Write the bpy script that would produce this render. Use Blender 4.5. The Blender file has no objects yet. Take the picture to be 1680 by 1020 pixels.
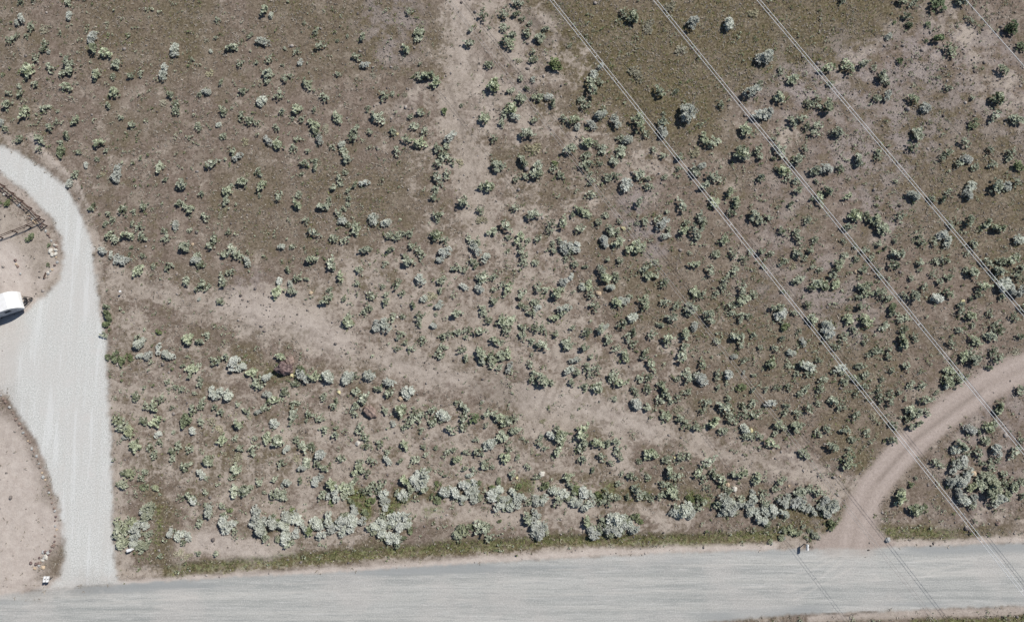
import bpy, bmesh, math, random
import numpy as np
from mathutils import Vector, Matrix
random.seed(7); RNG = np.random.default_rng(7)
scene = bpy.context.scene
# ------------------------------------------------------------------ camera, sky, sun, exposure
H = 100.0; TILT = math.radians(6.0); FPX = 1120.0; PW, PH = 1680.0, 1020.0
cam_d = bpy.data.cameras.new('camera'); cam = bpy.data.objects.new('camera', cam_d)
scene.collection.objects.link(cam); scene.camera = cam
cam.location = (0, 0, H); cam.rotation_euler = (TILT, 0, 0)
cam_d.sensor_fit = 'HORIZONTAL'; cam_d.sensor_width = 36.0; cam_d.lens = 36.0*FPX/PW
cam_d.clip_start = 0.5; cam_d.clip_end = 6000
SUN_EL = math.radians(47.0); SUN_DIR = Vector((0.766*math.cos(SUN_EL), 0.643*math.cos(SUN_EL), math.sin(SUN_EL)))
world = bpy.data.worlds.new('World'); scene.world = world; world.use_nodes = True
wn = world.node_tree; bg = wn.nodes['Background']
sky = wn.nodes.new('ShaderNodeTexSky'); sky.sky_type = 'NISHITA'; sky.sun_disc = False
sky.sun_elevation = SUN_EL; sky.sun_rotation = math.atan2(SUN_DIR.x, SUN_DIR.y); sky.altitude = 1800
wn.links.new(sky.outputs[0], bg.inputs[0]); bg.inputs[1].default_value = 0.072
sl = bpy.data.lights.new('sun', 'SUN'); sl.energy = 4.35; sl.angle = math.radians(0.53); sl.color = (1.0, 0.955, 0.90)
so = bpy.data.objects.new('sun', sl); scene.collection.objects.link(so)
so.rotation_euler = (-SUN_DIR).to_track_quat('-Z', 'Y').to_euler()
scene.view_settings.view_transform = 'Standard'; scene.view_settings.look = 'None'
scene.view_settings.exposure = 0.12; scene.view_settings.gamma = 1.0
scene.render.engine = 'CYCLES'; scene.cycles.max_bounces = 5

# ------------------------------------------------------------------ plan of the place: surveyed sheet units -> metres on the ground
CT, ST = math.cos(TILT), math.sin(TILT)
def ground_xy(px, py, z=0.0):
    cx, cy = (np.asarray(px, float)-840)/FPX, (510-np.asarray(py, float))/FPX
    dy, dz = cy*CT+ST, cy*ST-CT
    t = (H-z)/(-dz)
    return cx*t, dy*t
def sheet(x, y):                        # inverse, for the surfaces' masks
    y2 = y*CT - H*ST; d = y*ST + H*CT
    return 840+FPX*x/d, 510-FPX*y2/d
MPP = H/CT/FPX                          # metres per sheet unit near the middle

# ------------------------------------------------------------------ helpers
def tag(o, label=None, cat=None, group=None, kind=None):
    if label: o['label'] = label
    if cat: o['category'] = cat
    if group: o['group'] = group
    if kind: o['kind'] = kind
    return o
def link(o, parent=None):
    scene.collection.objects.link(o)
    if parent is not None: o.parent = parent
    return o
def empty(name, loc, rz=0.0):
    o = bpy.data.objects.new(name, None); o.location = loc; o.rotation_euler = (0, 0, rz)
    o.empty_display_size = 0.2
    return link(o)
def np_mesh(name, V, F, mats=(), attrs=None, smooth=False, mat_idx=None):
    V = np.ascontiguousarray(V, np.float32); F = np.ascontiguousarray(F, np.int32)
    me = bpy.data.meshes.new(name); k = F.shape[1]
    me.vertices.add(len(V)); me.vertices.foreach_set('co', V.ravel())
    me.loops.add(F.size); me.loops.foreach_set('vertex_index', F.ravel())
    me.polygons.add(len(F)); me.polygons.foreach_set('loop_start', np.arange(len(F), dtype=np.int32)*k)
    me.polygons.foreach_set('loop_total', np.full(len(F), k, np.int32))
    if smooth: me.polygons.foreach_set('use_smooth', np.ones(len(F), bool))
    for m in mats: me.materials.append(m)
    if mat_idx is not None: me.polygons.foreach_set('material_index', np.ascontiguousarray(mat_idx, np.int32))
    me.update(calc_edges=True)
    for n, A in (attrs or {}).items():
        a = me.color_attributes.new(n, 'FLOAT_COLOR', 'POINT') if A.shape[1] == 4 else me.attributes.new(n, 'FLOAT', 'POINT')
        a.data.foreach_set('color' if A.shape[1] == 4 else 'value', np.ascontiguousarray(A, np.float32).ravel())
    return me
def vnoise(x, y, seed=0):
    xi, yi = np.floor(x).astype(np.int64), np.floor(y).astype(np.int64)
    fx, fy = x-xi, y-yi; fx = fx*fx*(3-2*fx); fy = fy*fy*(3-2*fy)
    def h(a, b):
        n = (a*374761393 + b*668265263 + seed*1442695041) & 0x7fffffff
        n = ((n ^ (n >> 13))*1274126177) & 0x7fffffff
        return ((n ^ (n >> 16)) & 0xffff)/65535.0
    return (h(xi, yi)*(1-fx)+h(xi+1, yi)*fx)*(1-fy)+(h(xi, yi+1)*(1-fx)+h(xi+1, yi+1)*fx)*fy
def fbm(x, y, seed=0, o=3):
    s = 0; a = .5; t = 0
    for i in range(o): s = s+a*vnoise(x*2**i, y*2**i, seed+i); t += a; a *= .5
    return s/t
def sstep(a, b, x):
    t = np.clip((x-a)/(b-a), 0, 1); return t*t*(3-2*t)
def seg_dist(px, py, pts):
    best = np.full(px.shape, 1e9)
    for (ax, ay), (bx_, by_) in zip(pts[:-1], pts[1:]):
        dx, dy = bx_-ax, by_-ay; L = dx*dx+dy*dy+1e-9
        t = np.clip(((px-ax)*dx+(py-ay)*dy)/L, 0, 1)
        best = np.minimum(best, np.hypot(px-ax-t*dx, py-ay-t*dy))
    return best
def in_poly(px, py, P):
    c = np.zeros(px.shape, bool); n = len(P)
    for i in range(n):
        x1, y1 = P[i]; x2, y2 = P[i-1]
        m = ((y1 > py) != (y2 > py)) & (px < (x2-x1)*(py-y1)/((y2-y1) if y2 != y1 else 1e-9)+x1)
        c ^= m
    return c
def sdf(px, py, P):                      # negative inside
    d = seg_dist(px, py, list(P)+[P[0]])
    return np.where(in_poly(px, py, P), -d, d)

# ------------------------------------------------------------------ the ground's masks
ROAD = [(-900,1040),(-100,985),(0,974),(100,964),(250,953),(420,944),(570,936),(800,922),(990,912),(1100,906),(1290,901),(1460,898),(1680,889),(2600,850),
        (2600,950),(1680,994),(1520,998),(1450,1003),(1300,1008),(1200,1017),(1000,1036),(500,1070),(0,1100),(-900,1160)]
DRIVE = [(-500,120),(-60,222),(0,240),(30,250),(70,275),(105,302),(125,332),(140,370),(152,402),(157,450),(162,500),(168,540),(175,560),(177,640),(181,680),
         (183,760),(186,850),(187,900),(189,930),(196,950),(222,962),(250,985),(30,990),(72,964),(96,950),(105,928),(106,900),(98,840),(82,780),(62,730),(38,690),(12,650),(-60,600),(-60,548),(0,534),(45,507),
         (75,482),(98,457),(105,422),(99,385),(80,353),(45,316),(0,284),(-60,245),(-500,150)]
TRACK = [(2300,400),(1900,505),(1720,588),(1680,604),(1620,632),(1560,672),(1510,712),(1470,752),(1430,802),(1408,850),(1397,905)]
STROKES = {
 'bare': [([(-120,300),(-20,360),(40,400),(70,430),(40,460)],34,20,1.0),([(185,455),(300,488),(400,523),(500,552),(600,585),(720,617),(820,645),(900,665),(1000,684),(1080,706),(1200,748),(1300,778),(1390,805)],15,36,.82),
          ([(400,500),(470,500),(520,520)],26,30,.8),([(620,575),(720,600)],20,22,.7),
          ([(770,-60),(760,0),(745,80),(740,150),(765,240),(780,320),(790,400)],20,40,.95),([(800,0),(850,90),(930,110)],30,35,.75),([(790,150),(840,200),(960,200)],30,50,.6),
          ([(875,20),(930,95),(958,112)],12,16,.9),([(955,76),(962,88)],8,8,1),([(761,25),(763,32)],5,6,1),
          ([(925,515),(912,580),(903,650)],12,16,.9),([(880,640),(880,700),(930,690)],22,24,.9),([(1010,700),(1010,760)],18,25,.8),
          ([(680,832),(760,845),(860,852)],12,16,.85),([(310,885),(360,905),(470,905)],18,22,.9),([(335,880),(345,850)],12,16,.7),
          ([(1060,835),(1130,850),(1090,865)],14,20,.7),([(220,560),(215,530)],20,25,.8),([(190,660),(195,800),(200,945)],12,22,.8),
          ([(700,520),(820,560)],25,40,.6),([(560,560),(740,640)],14,25,.5),([(1090,560),(1100,600)],22,25,.55),([(1180,530),(1200,590)],10,14,.5),
          ([(1080,265),(1040,275)],22,22,.6),([(960,330),(830,420)],20,40,.5),([(590,480),(700,500)],28,35,.5),([(860,300),(900,480)],25,45,.5),([(1060,700),(1330,770)],20,30,.5),
          ([(1290,225),(1240,200)],20,25,.4),([(1360,120),(1470,40)],14,24,.5),([(1560,50),(1680,200)],26,34,.5),([(258,52),(262,58)],5,8,.35),([(1050,130),(1060,140)],1,1,0),
          ([(230,680),(560,830)],80,90,.62),([(600,720),(980,820)],70,80,.62),([(320,700),(330,930)],20,50,.4),([(600,520),(860,540),(940,640)],80,110,.65),([(230,600),(420,640),(640,700)],40,60,.4),([(840,330),(880,480)],50,90,.6),([(720,150),(780,420)],60,90,.35),([(1470,870),(1640,840)],22,40,.35),
          ([(50,228),(75,262),(105,285),(128,315),(146,360),(160,410),(166,480),(172,530)],7,12,.75),([(200,940),(600,925),(1000,900),(1270,893)],9,9,.75),
          ([(1290,893),(1340,885)],14,12,.9),([(1440,892),(1680,882)],6,8,.7),([(0,225),(60,255)],8,8,.6)],
 'olive': [([(950,30),(1020,110),(1100,160)],70,60,.9),([(1120,60),(1290,40)],90,60,.85),([(1300,60),(1430,0)],50,50,.85),([(1350,100),(1420,60)],20,30,.6),
          ([(200,40),(300,60)],60,60,.5),([(480,40),(700,60)],50,60,.45),([(540,300),(640,330),(600,350)],30,40,.5),([(1500,250),(1680,330)],60,80,.55),
          ([(1560,220),(1640,380)],70,70,.5),([(400,340),(500,370)],50,60,.3),([(1230,560),(1400,600)],70,80,.4),([(1380,700),(1420,760)],25,35,.6),
          ([(1050,450),(1250,600)],60,100,.3),([(900,165),(940,165)],25,25,.5),([(830,250),(920,260)],20,30,.3),([(860,310),(930,320)],18,25,.4),
          ([(275,938),(400,928),(600,908),(760,898),(900,888),(1060,884),(1150,888),(1290,872)],9,8,1.0),([(1440,872),(1640,872)],9,10,.9),
          ([(1500,1021),(1680,1015),(1900,1008)],5,4,1.0),([(1290,865),(1330,878)],14,10,.9),([(600,838),(580,822)],14,10,1),([(640,828),(660,815)],12,10,1),
          ([(700,812),(860,800)],8,10,.8),([(990,812),(1060,818)],12,12,.9),([(1290,850),(1370,860),(1395,838)],14,14,.9),([(860,785),(1130,795)],8,16,.4),
          ([(250,800),(275,860),(260,930)],12,18,.7),([(1490,900),(1490,900)],1,1,0),([(400,580),(420,600),(450,615)],12,14,.6),([(300,740),(420,760)],40,60,.3),([(560,905),(640,890)],10,12,.6)],
 'rocky': [([(1320,150),(1450,120),(1560,80)],45,60,.8),([(1400,250),(1480,220)],50,60,.7),([(1450,160),(1650,150)],60,60,.5),([(1600,100),(1700,200)],50,50,.7),
          ([(1420,300),(1450,340)],40,40,.6),([(1240,160),(1300,180)],25,30,.5),([(1050,300),(1030,350),(1080,400)],20,30,.7),([(640,10),(650,60)],40,40,.6),
          ([(400,480),(430,500)],30,30,.7),([(620,440),(590,490)],14,14,.5),([(1340,460),(1400,520)],35,40,.6),([(1650,650),(1600,800)],50,60,.5),([(1280,780),(1400,840)],40,40,.4),
          ([(880,60),(850,170)],30,40,.4),([(1250,470),(1300,300)],30,50,.4),([(660,190),(700,120)],10,20,.3)],
 'sand':  [([(370,498),(470,512),(560,560)],12,30,.5),([(640,595),(740,622)],8,30,.3),([(870,650),(960,662),(1060,700)],12,30,.35),([(750,20),(790,140),(800,180)],12,40,.3),([(190,958),(420,944),(600,932),(800,917),(1000,906),(1270,896)],4,6,.9),([(1450,892),(1680,884)],4,5,.7),([(1330,1014),(1500,1006),(1680,1001)],5,6,.6),([(50,222),(72,252),(100,276),(126,300),(147,345)],1.5,2,.6),([(-120,400),(10,430),(25,470)],26,26,1.0),([(-200,760),(0,800)],70,30,.9),([(20,900),(60,860),(0,960)],42,24,.9),([(-60,700),(0,700),(20,740)],22,18,.8),
          ([(-200,560),(0,560),(40,540)],30,24,1.0),([(-60,600),(0,600),(45,590)],30,24,.9),([(25,505),(60,495)],12,14,.8),([(100,966),(60,962)],6,10,.5),([(330,890),(420,905)],16,16,.5),([(0,955),(110,960)],10,10,.7),([(60,470),(90,440)],6,8,.6),
          ([(1395,898),(1360,910),(1430,905)],14,16,.7),([(0,292),(45,330),(78,365)],6,8,.6),([(95,375),(108,420)],5,8,.3)],
 'rut':   [([(200,448),(300,480),(400,514),(500,543),(600,576),(720,608),(820,637),(900,656),(1000,675),(1080,697),(1200,739),(1300,770)],1.0,2.2,.30),([(200,466),(300,498),(400,532),(500,562),(600,594),(720,626),(820,655),(900,674),(1000,694),(1080,716),(1200,758),(1300,787)],1.0,2.2,.30),([(758,10),(748,80),(742,140)],1,2,.3),([(775,10),(800,70),(850,130),(880,200)],1,2.5,.3),([(770,240),(785,300),(800,360)],1,2,.35),([(900,560),(915,600),(890,660),(880,700)],1.2,2,.5),([(918,560),(930,600),(905,660)],1.2,2,.4),([(736,140),(752,185),(758,215),(766,240)],1.5,3,.6),
          ([(790,640),(840,655),(870,640)],12,20,.35),([(820,625),(850,610)],12,20,.35),([(640,590),(700,600)],4,12,.2),([(270,690),(266,765)],1,2,.5),([(304,640),(280,690)],1,2,.4),
          ([(1303,1008),(1340,1008),(1365,1006),(1393,1009),(1410,1004),(1460,1001)],.7,.9,1.0),([(560,930),(700,921)],.6,2,.3),([(50,969),(75,968)],1,2,.4),
          ([(8,222),(20,232),(32,243),(70,268),(105,294),(128,322),(143,358)],1,3,.55),([(400,905+36),(600,922),(760,912)],1.2,3,.4),([(865,15),(885,45),(905,70)],3,5,.5),([(915,60),(935,80)],4,5,.5),([(1610,640),(1500,722),(1440,790)],2,4,.35),
          ([(480,620),(700,690)],1,3,.0)],
 'green': [([(600,842),(575,815)],10,8,.9),([(640,836),(665,818)],8,8,.8),([(860,793),(870,800)],6,6,.8),([(990,815),(1000,800)],8,8,.7),([(1135,812),(1160,820)],8,8,.8),
          ([(1380,858),(1365,868)],7,6,.9),([(700,840),(720,835)],6,5,.7),([(255,890),(262,860),(258,835)],4,5,.7),([(1500,1021),(1900,1010)],4,4,.6),([(280,936),(600,906),(900,887),(1150,886),(1290,872)],7,8,.55),([(1440,872),(1560,874)],7,8,.6),
          ([(440,610),(480,612)],6,7,.6)],
}
SCUFF = [[(1392,902),(1365,918),(1330,935),(1270,950)],[(1402,902),(1375,928),(1335,955),(1290,972)],[(1385,905),(1340,918),(1280,925)],[(1412,905),(1418,925),(1440,948)],
         [(1420,905),(1450,925),(1520,938)],[(1300,985),(1400,930)],[(1470,980),(1530,935),(1600,920)],[(1395,905),(1345,948)],[(150,958),(190,985),(300,1000)],[(120,960),(80,985),(20,1000)],
         [(165,955),(215,972),(330,978)],[(0,1000),(400,975),(900,950)],[(0,985),(380,962),(800,940)],[(900,935),(1250,925)],[(700,985),(1300,960),(1680,935)],[(1500,920),(1680,912)],[(1460,950),(1680,925)]]
def fields(x, y):
    px, py = sheet(x, y)
    wx = px+26*(fbm(x*.22, y*.22, 11)-.5)+10*(fbm(x*1.1, y*1.1, 13)-.5)
    wy = py+26*(fbm(x*.22, y*.22, 12)-.5)+10*(fbm(x*1.1, y*1.1, 14)-.5)
    f = {}
    for k, L in STROKES.items():
        a = np.zeros(px.shape); sx, sy = (px, py) if k == 'rut' else (wx, wy)
        for pts, w, s, v in L:
            q = .3 if w <= 9 and k != 'rut' else 1.0
            if v: a = np.maximum(a, v*(1-sstep(w-s*.5, w+s, seg_dist(px+q*(sx-px), py+q*(sy-py), pts))))
        f[k] = a
    j = 5*(fbm(x*.9, y*.9, 21)-.5)+2.4*(vnoise(x*3, y*3, 23)-.5)
    road = 1-sstep(-3.5, 3.0, sdf(px, py, ROAD)+j)
    drive = 1-sstep(-6, 5, sdf(px, py, DRIVE)+j*1.6)
    t = np.abs(seg_dist(px, py, TRACK)+5*(fbm(x*.35, y*.35, 47)-.5)); widen = 25+42*sstep(845, 905, py)
    track = (1-sstep(widen-6, widen+8, t+j*1.6))
    # wheel lines of the two-track: paler where tyres run, darker crown
    tr = np.clip(.5+.42*np.cos(np.clip(t, 0, 26)/26*2*math.pi+math.pi)+.28*np.cos(t/26*2*math.pi*3.3+4*fbm(x*.08, y*.08, 61))*fbm(x*.4, y*.4, 62), 0, 1)
    drive *= 1-.3*sstep(925, 970, py+30*(fbm(x*.5, y*.5, 41)-.5)); road *= 1-.55*sstep(.0, 1, (1-sstep(20, 75, np.abs(px-1392)))*(1-sstep(900, 925, py)))*(.6+.8*(fbm(x*.8, y*.3, 43)-.3))
    road *= 1-.6*(1-sstep(0, 230, px))*(1-sstep(966, 992, py+24*(fbm(x*.3, y*.9, 44)-.5)))
    road = np.clip(road, 0, 1)
    e = sdf(px, py, ROAD); f['slate'] = (1-sstep(3, 16, np.abs(e+6)))*sstep(.35, .6, fbm(x*.06, y*.5, 63))*.8
    sc = np.zeros(px.shape)
    for pts in SCUFF: sc = np.maximum(sc, (1-sstep(.4, 2.6, seg_dist(px, py, pts)))*sstep(.3, .55, fbm(x*.35, y*.35, 64)))
    f['scuff'] = sc
    f.update(road=road, drive=drive*(1-road), track=track*(1-road), tread=tr)
    f['drive'] *= 1-.40*(1-sstep(0, 55, px+14*(fbm(x*.3, y*.3, 5)-.5)*4))*sstep(470, 540, py)*(1-sstep(640, 700, py))
    return f, px, py
DITCH = [(200,940),(400,928),(600,908),(760,898),(900,888),(1060,884),(1150,888),(1300,874)]
def relief(x, y):
    px, py = sheet(x, y)
    flat = np.minimum(np.minimum(sdf(px, py, ROAD), sdf(px, py, DRIVE)), seg_dist(px, py, TRACK)-34)
    m = sstep(4, 26, flat)
    h = .16*(fbm(x*.25, y*.25, 31)-.5)+.07*(fbm(x*1.3, y*1.3, 33)-.5)
    h = h-.22*(1-sstep(2, 14, seg_dist(px, py, DITCH)))+.10*(1-sstep(2, 12, seg_dist(px, py, [(55,222),(75,257),(105,281),(131,312),(150,360),(165,410)])))
    return h*m

def nodes_mat(name):
    m = bpy.data.materials.new(name); m.use_nodes = True; nt = m.node_tree
    return m, nt, nt.nodes, nt.links, nt.nodes['Principled BSDF']
def mixc(nt, fac, a, b, mode='MIX'):
    n = nt.nodes.new('ShaderNodeMix'); n.data_type = 'RGBA'; n.blend_type = mode
    for s, v in ((n.inputs[0], fac), (n.inputs[6], a), (n.inputs[7], b)):
        if isinstance(v, (int, float)): s.default_value = v
        elif isinstance(v, tuple): s.default_value = (*v, 1)
        else: nt.links.new(v, s)
    return n.outputs[2]
def math_(nt, op, a, b=None, clamp=False):
    n = nt.nodes.new('ShaderNodeMath'); n.operation = op; n.use_clamp = clamp
    for s, v in ((n.inputs[0], a), (n.inputs[1], b)):
        if v is None: continue
        if isinstance(v, (int, float)): s.default_value = v
        else: nt.links.new(v, s)
    return n.outputs[0]
def noise(nt, vec, scale, detail=3, rough=.6):
    n = nt.nodes.new('ShaderNodeTexNoise'); n.inputs['Scale'].default_value = scale
    n.inputs['Detail'].default_value = detail; n.inputs['Roughness'].default_value = rough
    nt.links.new(vec, n.inputs['Vector']); return n.outputs['Fac']
def ramp(nt, fac, a, b, lo=0., hi=1.):
    n = nt.nodes.new('ShaderNodeMapRange'); n.interpolation_type = 'SMOOTHSTEP'
    n.inputs['From Min'].default_value = a; n.inputs['From Max'].default_value = b
    n.inputs['To Min'].default_value = lo; n.inputs['To Max'].default_value = hi
    nt.links.new(fac, n.inputs['Value']); return n.outputs['Result']

def earth_material():
    m, nt, N, L, P = nodes_mat('earth')
    geo = N.new('ShaderNodeNewGeometry'); pos = geo.outputs['Position']
    def att(name):
        a = N.new('ShaderNodeAttribute'); a.attribute_name = name
        s = N.new('ShaderNodeSeparateColor'); L.new(a.outputs['Color'], s.inputs[0])
        return s.outputs[0], s.outputs[1], s.outputs[2], a.outputs['Alpha']
    bare, olive, rocky, sand = att('soil'); road, drive, track, tread = att('ways'); rut, green, slate, scuff = att('wear')
    fine = noise(nt, pos, 2.9, 5, .82); grit = noise(nt, pos, 5.5, 3, .8); mid = noise(nt, pos, .9, 4, .7); big = noise(nt, pos, .11, 4, .6); patch = noise(nt, pos, 1.7, 4, .7); wide = noise(nt, pos, .35, 4, .65)
    litter = mixc(nt, ramp(nt, mid, .35, .65), (.145,.112,.088), (.225,.178,.146))
    litter = mixc(nt, ramp(nt, big, .46, .62, 0, .55), litter, (.145,.120,.080))
    litter = mixc(nt, ramp(nt, wide, .50, .64, 0, .7), litter, (.285,.24,.195))           # thin, trodden soil
    litter = mixc(nt, ramp(nt, wide, .45, .34, 0, .55), litter, (.135,.112,.065))        # mossy litter
    litter = mixc(nt, ramp(nt, fine, .53, .64, 0, .6), litter, (.34,.29,.24))            # straw
    litter = mixc(nt, ramp(nt, patch, .58, .68, 0, .6), litter, (.32,.272,.222))         # bare scrapes
    litter = mixc(nt, ramp(nt, fine, .47, .38, 0, .85), litter, (.075,.06,.043))  # dark specks paint in the tiny shadows among straw and litter
    ol = mixc(nt, ramp(nt, mid, .35, .65), (.085,.068,.033), (.145,.117,.066)); ol = mixc(nt, ramp(nt, wide, .45, .6, 0, .5), ol, (.17,.135,.10)); ol = mixc(nt, ramp(nt, patch, .54, .66, 0, .6), ol, (.25,.225,.14)); ol = mixc(nt, ramp(nt, patch, .45, .34, 0, .5), ol, (.07,.065,.025))
    ol = mixc(nt, ramp(nt, fine, .53, .62, 0, .75), ol, (.29,.26,.17)); ol = mixc(nt, ramp(nt, fine, .48, .40, 0, .85), ol, (.04,.04,.018))  # the darkest specks again stand in for small shadows in the grass
    c = mixc(nt, math_(nt, 'MULTIPLY', olive, ramp(nt, mid, .3, .55, .45, 1.0)), litter, ol)
    rk = mixc(nt, ramp(nt, grit, .3, .7), (.16,.135,.13), (.42,.37,.35))
    c = mixc(nt, math_(nt, 'MULTIPLY', rocky, ramp(nt, wide, .42, .58)), c, rk)
    br = mixc(nt, ramp(nt, mid, .35, .65), (.285,.243,.200), (.385,.332,.280)); br = mixc(nt, ramp(nt, wide, .5, .65, 0, .6), br, (.425,.37,.312))
    br = mixc(nt, ramp(nt, fine, .47, .38, 0, .6), br, (.20,.16,.135)); br = mixc(nt, ramp(nt, grit, .54, .66, 0, .6), br, (.52,.45,.40))
    ridge = noise(nt, pos, .24, 3, .55); ridge = ramp(nt, math_(nt, 'ABSOLUTE', math_(nt, 'SUBTRACT', ridge, .5)), .0, .055, .38, 0)
    thresh = math_(nt, 'ADD', math_(nt, 'SUBTRACT', math_(nt, 'ADD', bare, ridge), math_(nt, 'MULTIPLY', olive, .55)), math_(nt, 'MULTIPLY', math_(nt, 'SUBTRACT', patch, .5), 2.2))
    thresh = math_(nt, 'ADD', thresh, math_(nt, 'MULTIPLY', math_(nt, 'SUBTRACT', wide, .5), 1.6))
    c = mixc(nt, ramp(nt, thresh, .25, 1.0), c, br)
    sd = mixc(nt, ramp(nt, mid, .3, .7), (.45,.39,.345), (.55,.49,.435)); sd = mixc(nt, ramp(nt, grit, .54, .66, 0, .4), sd, (.62,.55,.49)); sd = mixc(nt, ramp(nt, fine, .47, .36, 0, .4), sd, (.33,.275,.235))
    c = mixc(nt, sand, c, sd)
    c = mixc(nt, math_(nt, 'MULTIPLY', green, ramp(nt, patch, .42, .56)), c, mixc(nt, ramp(nt, fine, .4, .62), (.04,.055,.018), (.20,.23,.09)))
    # two-track
    tc = mixc(nt, math_(nt, 'MULTIPLY', tread, ramp(nt, patch, .35, .65, .3, 1)), (.33,.275,.24), (.43,.365,.325)); tc = mixc(nt, ramp(nt, fine, .46, .62, 0, .4), tc, (.45,.385,.34)); tc = mixc(nt, ramp(nt, fine, .46, .36, 0, .4), tc, (.24,.20,.18))
    c = mixc(nt, track, c, tc)
    # gravel of the drive: pale blue-grey chippings
    gv = mixc(nt, ramp(nt, grit, .38, .62), (.42,.425,.40), (.635,.635,.605)); gv = mixc(nt, ramp(nt, big, .4, .68, 0, .5), gv, (.52,.50,.47))
    gv = mixc(nt, ramp(nt, wide, .52, .68, 0, .45), gv, (.55,.53,.50)); gv = mixc(nt, ramp(nt, fine, .55, .66, 0, .5), gv, (.68,.685,.67))
    mg = N.new('ShaderNodeMapping'); mg.inputs['Scale'].default_value = (1.0, .07, 1); L.new(pos, mg.inputs[0])
    gst = noise(nt, mg.outputs[0], .9, 4, .6); gv = mixc(nt, ramp(nt, gst, .50, .64, 0, .3), gv, (.49,.475,.44)); gv = mixc(nt, ramp(nt, gst, .46, .36, 0, .35), gv, (.66,.67,.655))
    c = mixc(nt, drive, c, gv)
    # road: compacted gravel with faint streaks along the way of travel
    mp = N.new('ShaderNodeMapping'); mp.inputs['Rotation'].default_value = (0, 0, math.radians(-2.6)); mp.inputs['Scale'].default_value = (.035, 1.0, 1)
    L.new(pos, mp.inputs[0]); st = noise(nt, mp.outputs[0], 1.6, 5, .65)
    mp2 = N.new('ShaderNodeMapping'); mp2.inputs['Rotation'].default_value = (0, 0, math.radians(-3.5)); mp2.inputs['Scale'].default_value = (.06, 1.0, 1)
    L.new(pos, mp2.inputs[0]); st2 = noise(nt, mp2.outputs[0], 4.5, 3, .6)
    mp3 = N.new('ShaderNodeMapping'); mp3.inputs['Rotation'].default_value = (0, 0, math.radians(-1.0)); mp3.inputs['Scale'].default_value = (.03, 1.0, 1)
    L.new(pos, mp3.inputs[0]); st3 = noise(nt, mp3.outputs[0], .55, 4, .6)
    rc = mixc(nt, ramp(nt, st3, .38, .62), (.29,.30,.285), (.42,.418,.388)); rc = mixc(nt, ramp(nt, st, .42, .60, 0, .6), rc, (.43,.43,.405))
    rc = mixc(nt, ramp(nt, st2, .56, .68, 0, .5), rc, (.55,.54,.515)); rc = mixc(nt, ramp(nt, st2, .46, .34, 0, .6), rc, (.26,.268,.26))
    rc = mixc(nt, ramp(nt, big, .45, .65, 0, .45), rc, (.46,.435,.405)); rc = mixc(nt, ramp(nt, grit, .50, .65, 0, .4), rc, (.60,.59,.56)); rc = mixc(nt, ramp(nt, grit, .48, .35, 0, .45), rc, (.25,.24,.235))
    rc = mixc(nt, slate, rc, mixc(nt, fine, (.235,.247,.245), (.335,.345,.34))); rc = mixc(nt, math_(nt, 'MULTIPLY', scuff, .25), rc, (.62,.585,.535))
    c = mixc(nt, road, c, rc)
    c = mixc(nt, math_(nt, 'MULTIPLY', math_(nt, 'MULTIPLY', rut, .9), ramp(nt, patch, .3, .55, .35, 1)), c, (.13,.105,.085))
    L.new(c, P.inputs['Base Color']); P.inputs['Roughness'].default_value = 1.0; P.inputs['Specular IOR Level'].default_value = .12
    made = math_(nt, 'MAXIMUM', road, drive)
    h = math_(nt, 'ADD', math_(nt, 'MULTIPLY', fine, .7), math_(nt, 'MULTIPLY', grit, .3))
    b = N.new('ShaderNodeBump'); b.inputs['Distance'].default_value = .10
    L.new(h, b.inputs['Height']); L.new(ramp(nt, made, 0, 1, .85, .10), b.inputs['Strength']); L.new(b.outputs[0], P.inputs['Normal'])
    return m
EARTH = earth_material()
def pack(f):
    o = np.zeros_like(f['bare'])
    return {'soil': np.stack([f['bare'], f['olive'], f['rocky'], f['sand']], 1), 'ways': np.stack([f['road'], f['drive'], f['track'], f['tread']], 1),
            'wear': np.stack([f['rut'], f['green'], f['slate'], f['scuff']], 1)}
def grid(xs, ys, keep=None, z=0.0):
    X, Y = np.meshgrid(xs, ys); x, y = X.ravel(), Y.ravel(); nx, ny = len(xs), len(ys)
    i = np.arange((ny-1)*nx).reshape(ny-1, nx)[:, :-1].ravel()
    F = np.stack([i, i+1, i+1+nx, i+nx], 1)
    if keep is not None:
        k = keep(x, y); F = F[k[F].any(1)]
        used = np.zeros(len(x), bool); used[F.ravel()] = True; re = np.cumsum(used)-1; F = re[F]; x, y = x[used], y[used]
    f, px, py = fields(x, y)
    return np.stack([x, y, relief(x, y)+z], 1), F, pack(f)
def far_axis(a, b, step, far):
    core = np.arange(a, b+step/2, step); o = []; d = step; v = b
    while v < far: d *= 1.5; v += d; o.append(v)
    o2 = []; d = step; v = a
    while v > -far: d *= 1.5; v -= d; o2.append(v)
    return np.concatenate([np.array(o2[::-1]), core, np.array(o)])
V, F, A = grid(far_axis(-86, 86, .33, 2500), far_axis(-48, 70, .33, 2500))
tag(link(bpy.data.objects.new('ground', np_mesh('ground', V, F, [EARTH], A, True))), kind='structure')
def way(name, fn, x0, x1, y0, y1, z):
    V, F, A = grid(np.arange(x0, x1, .24), np.arange(y0, y1, .24), lambda x, y: fn(*sheet(x, y)) < 7, z)
    tag(link(bpy.data.objects.new(name, np_mesh(name, V, F, [EARTH], A, True))), kind='structure')
way('gravel_driveway', lambda px, py: sdf(px, py, DRIVE), -100, -55, -35, 45, .008)
way('dirt_track', lambda px, py: seg_dist(px, py, TRACK)-26-46*sstep(845, 905, py), 35, 110, -35, 20, .013)
way('gravel_road', lambda px, py: sdf(px, py, ROAD), -110, 110, -45, -15, .018)

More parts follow.
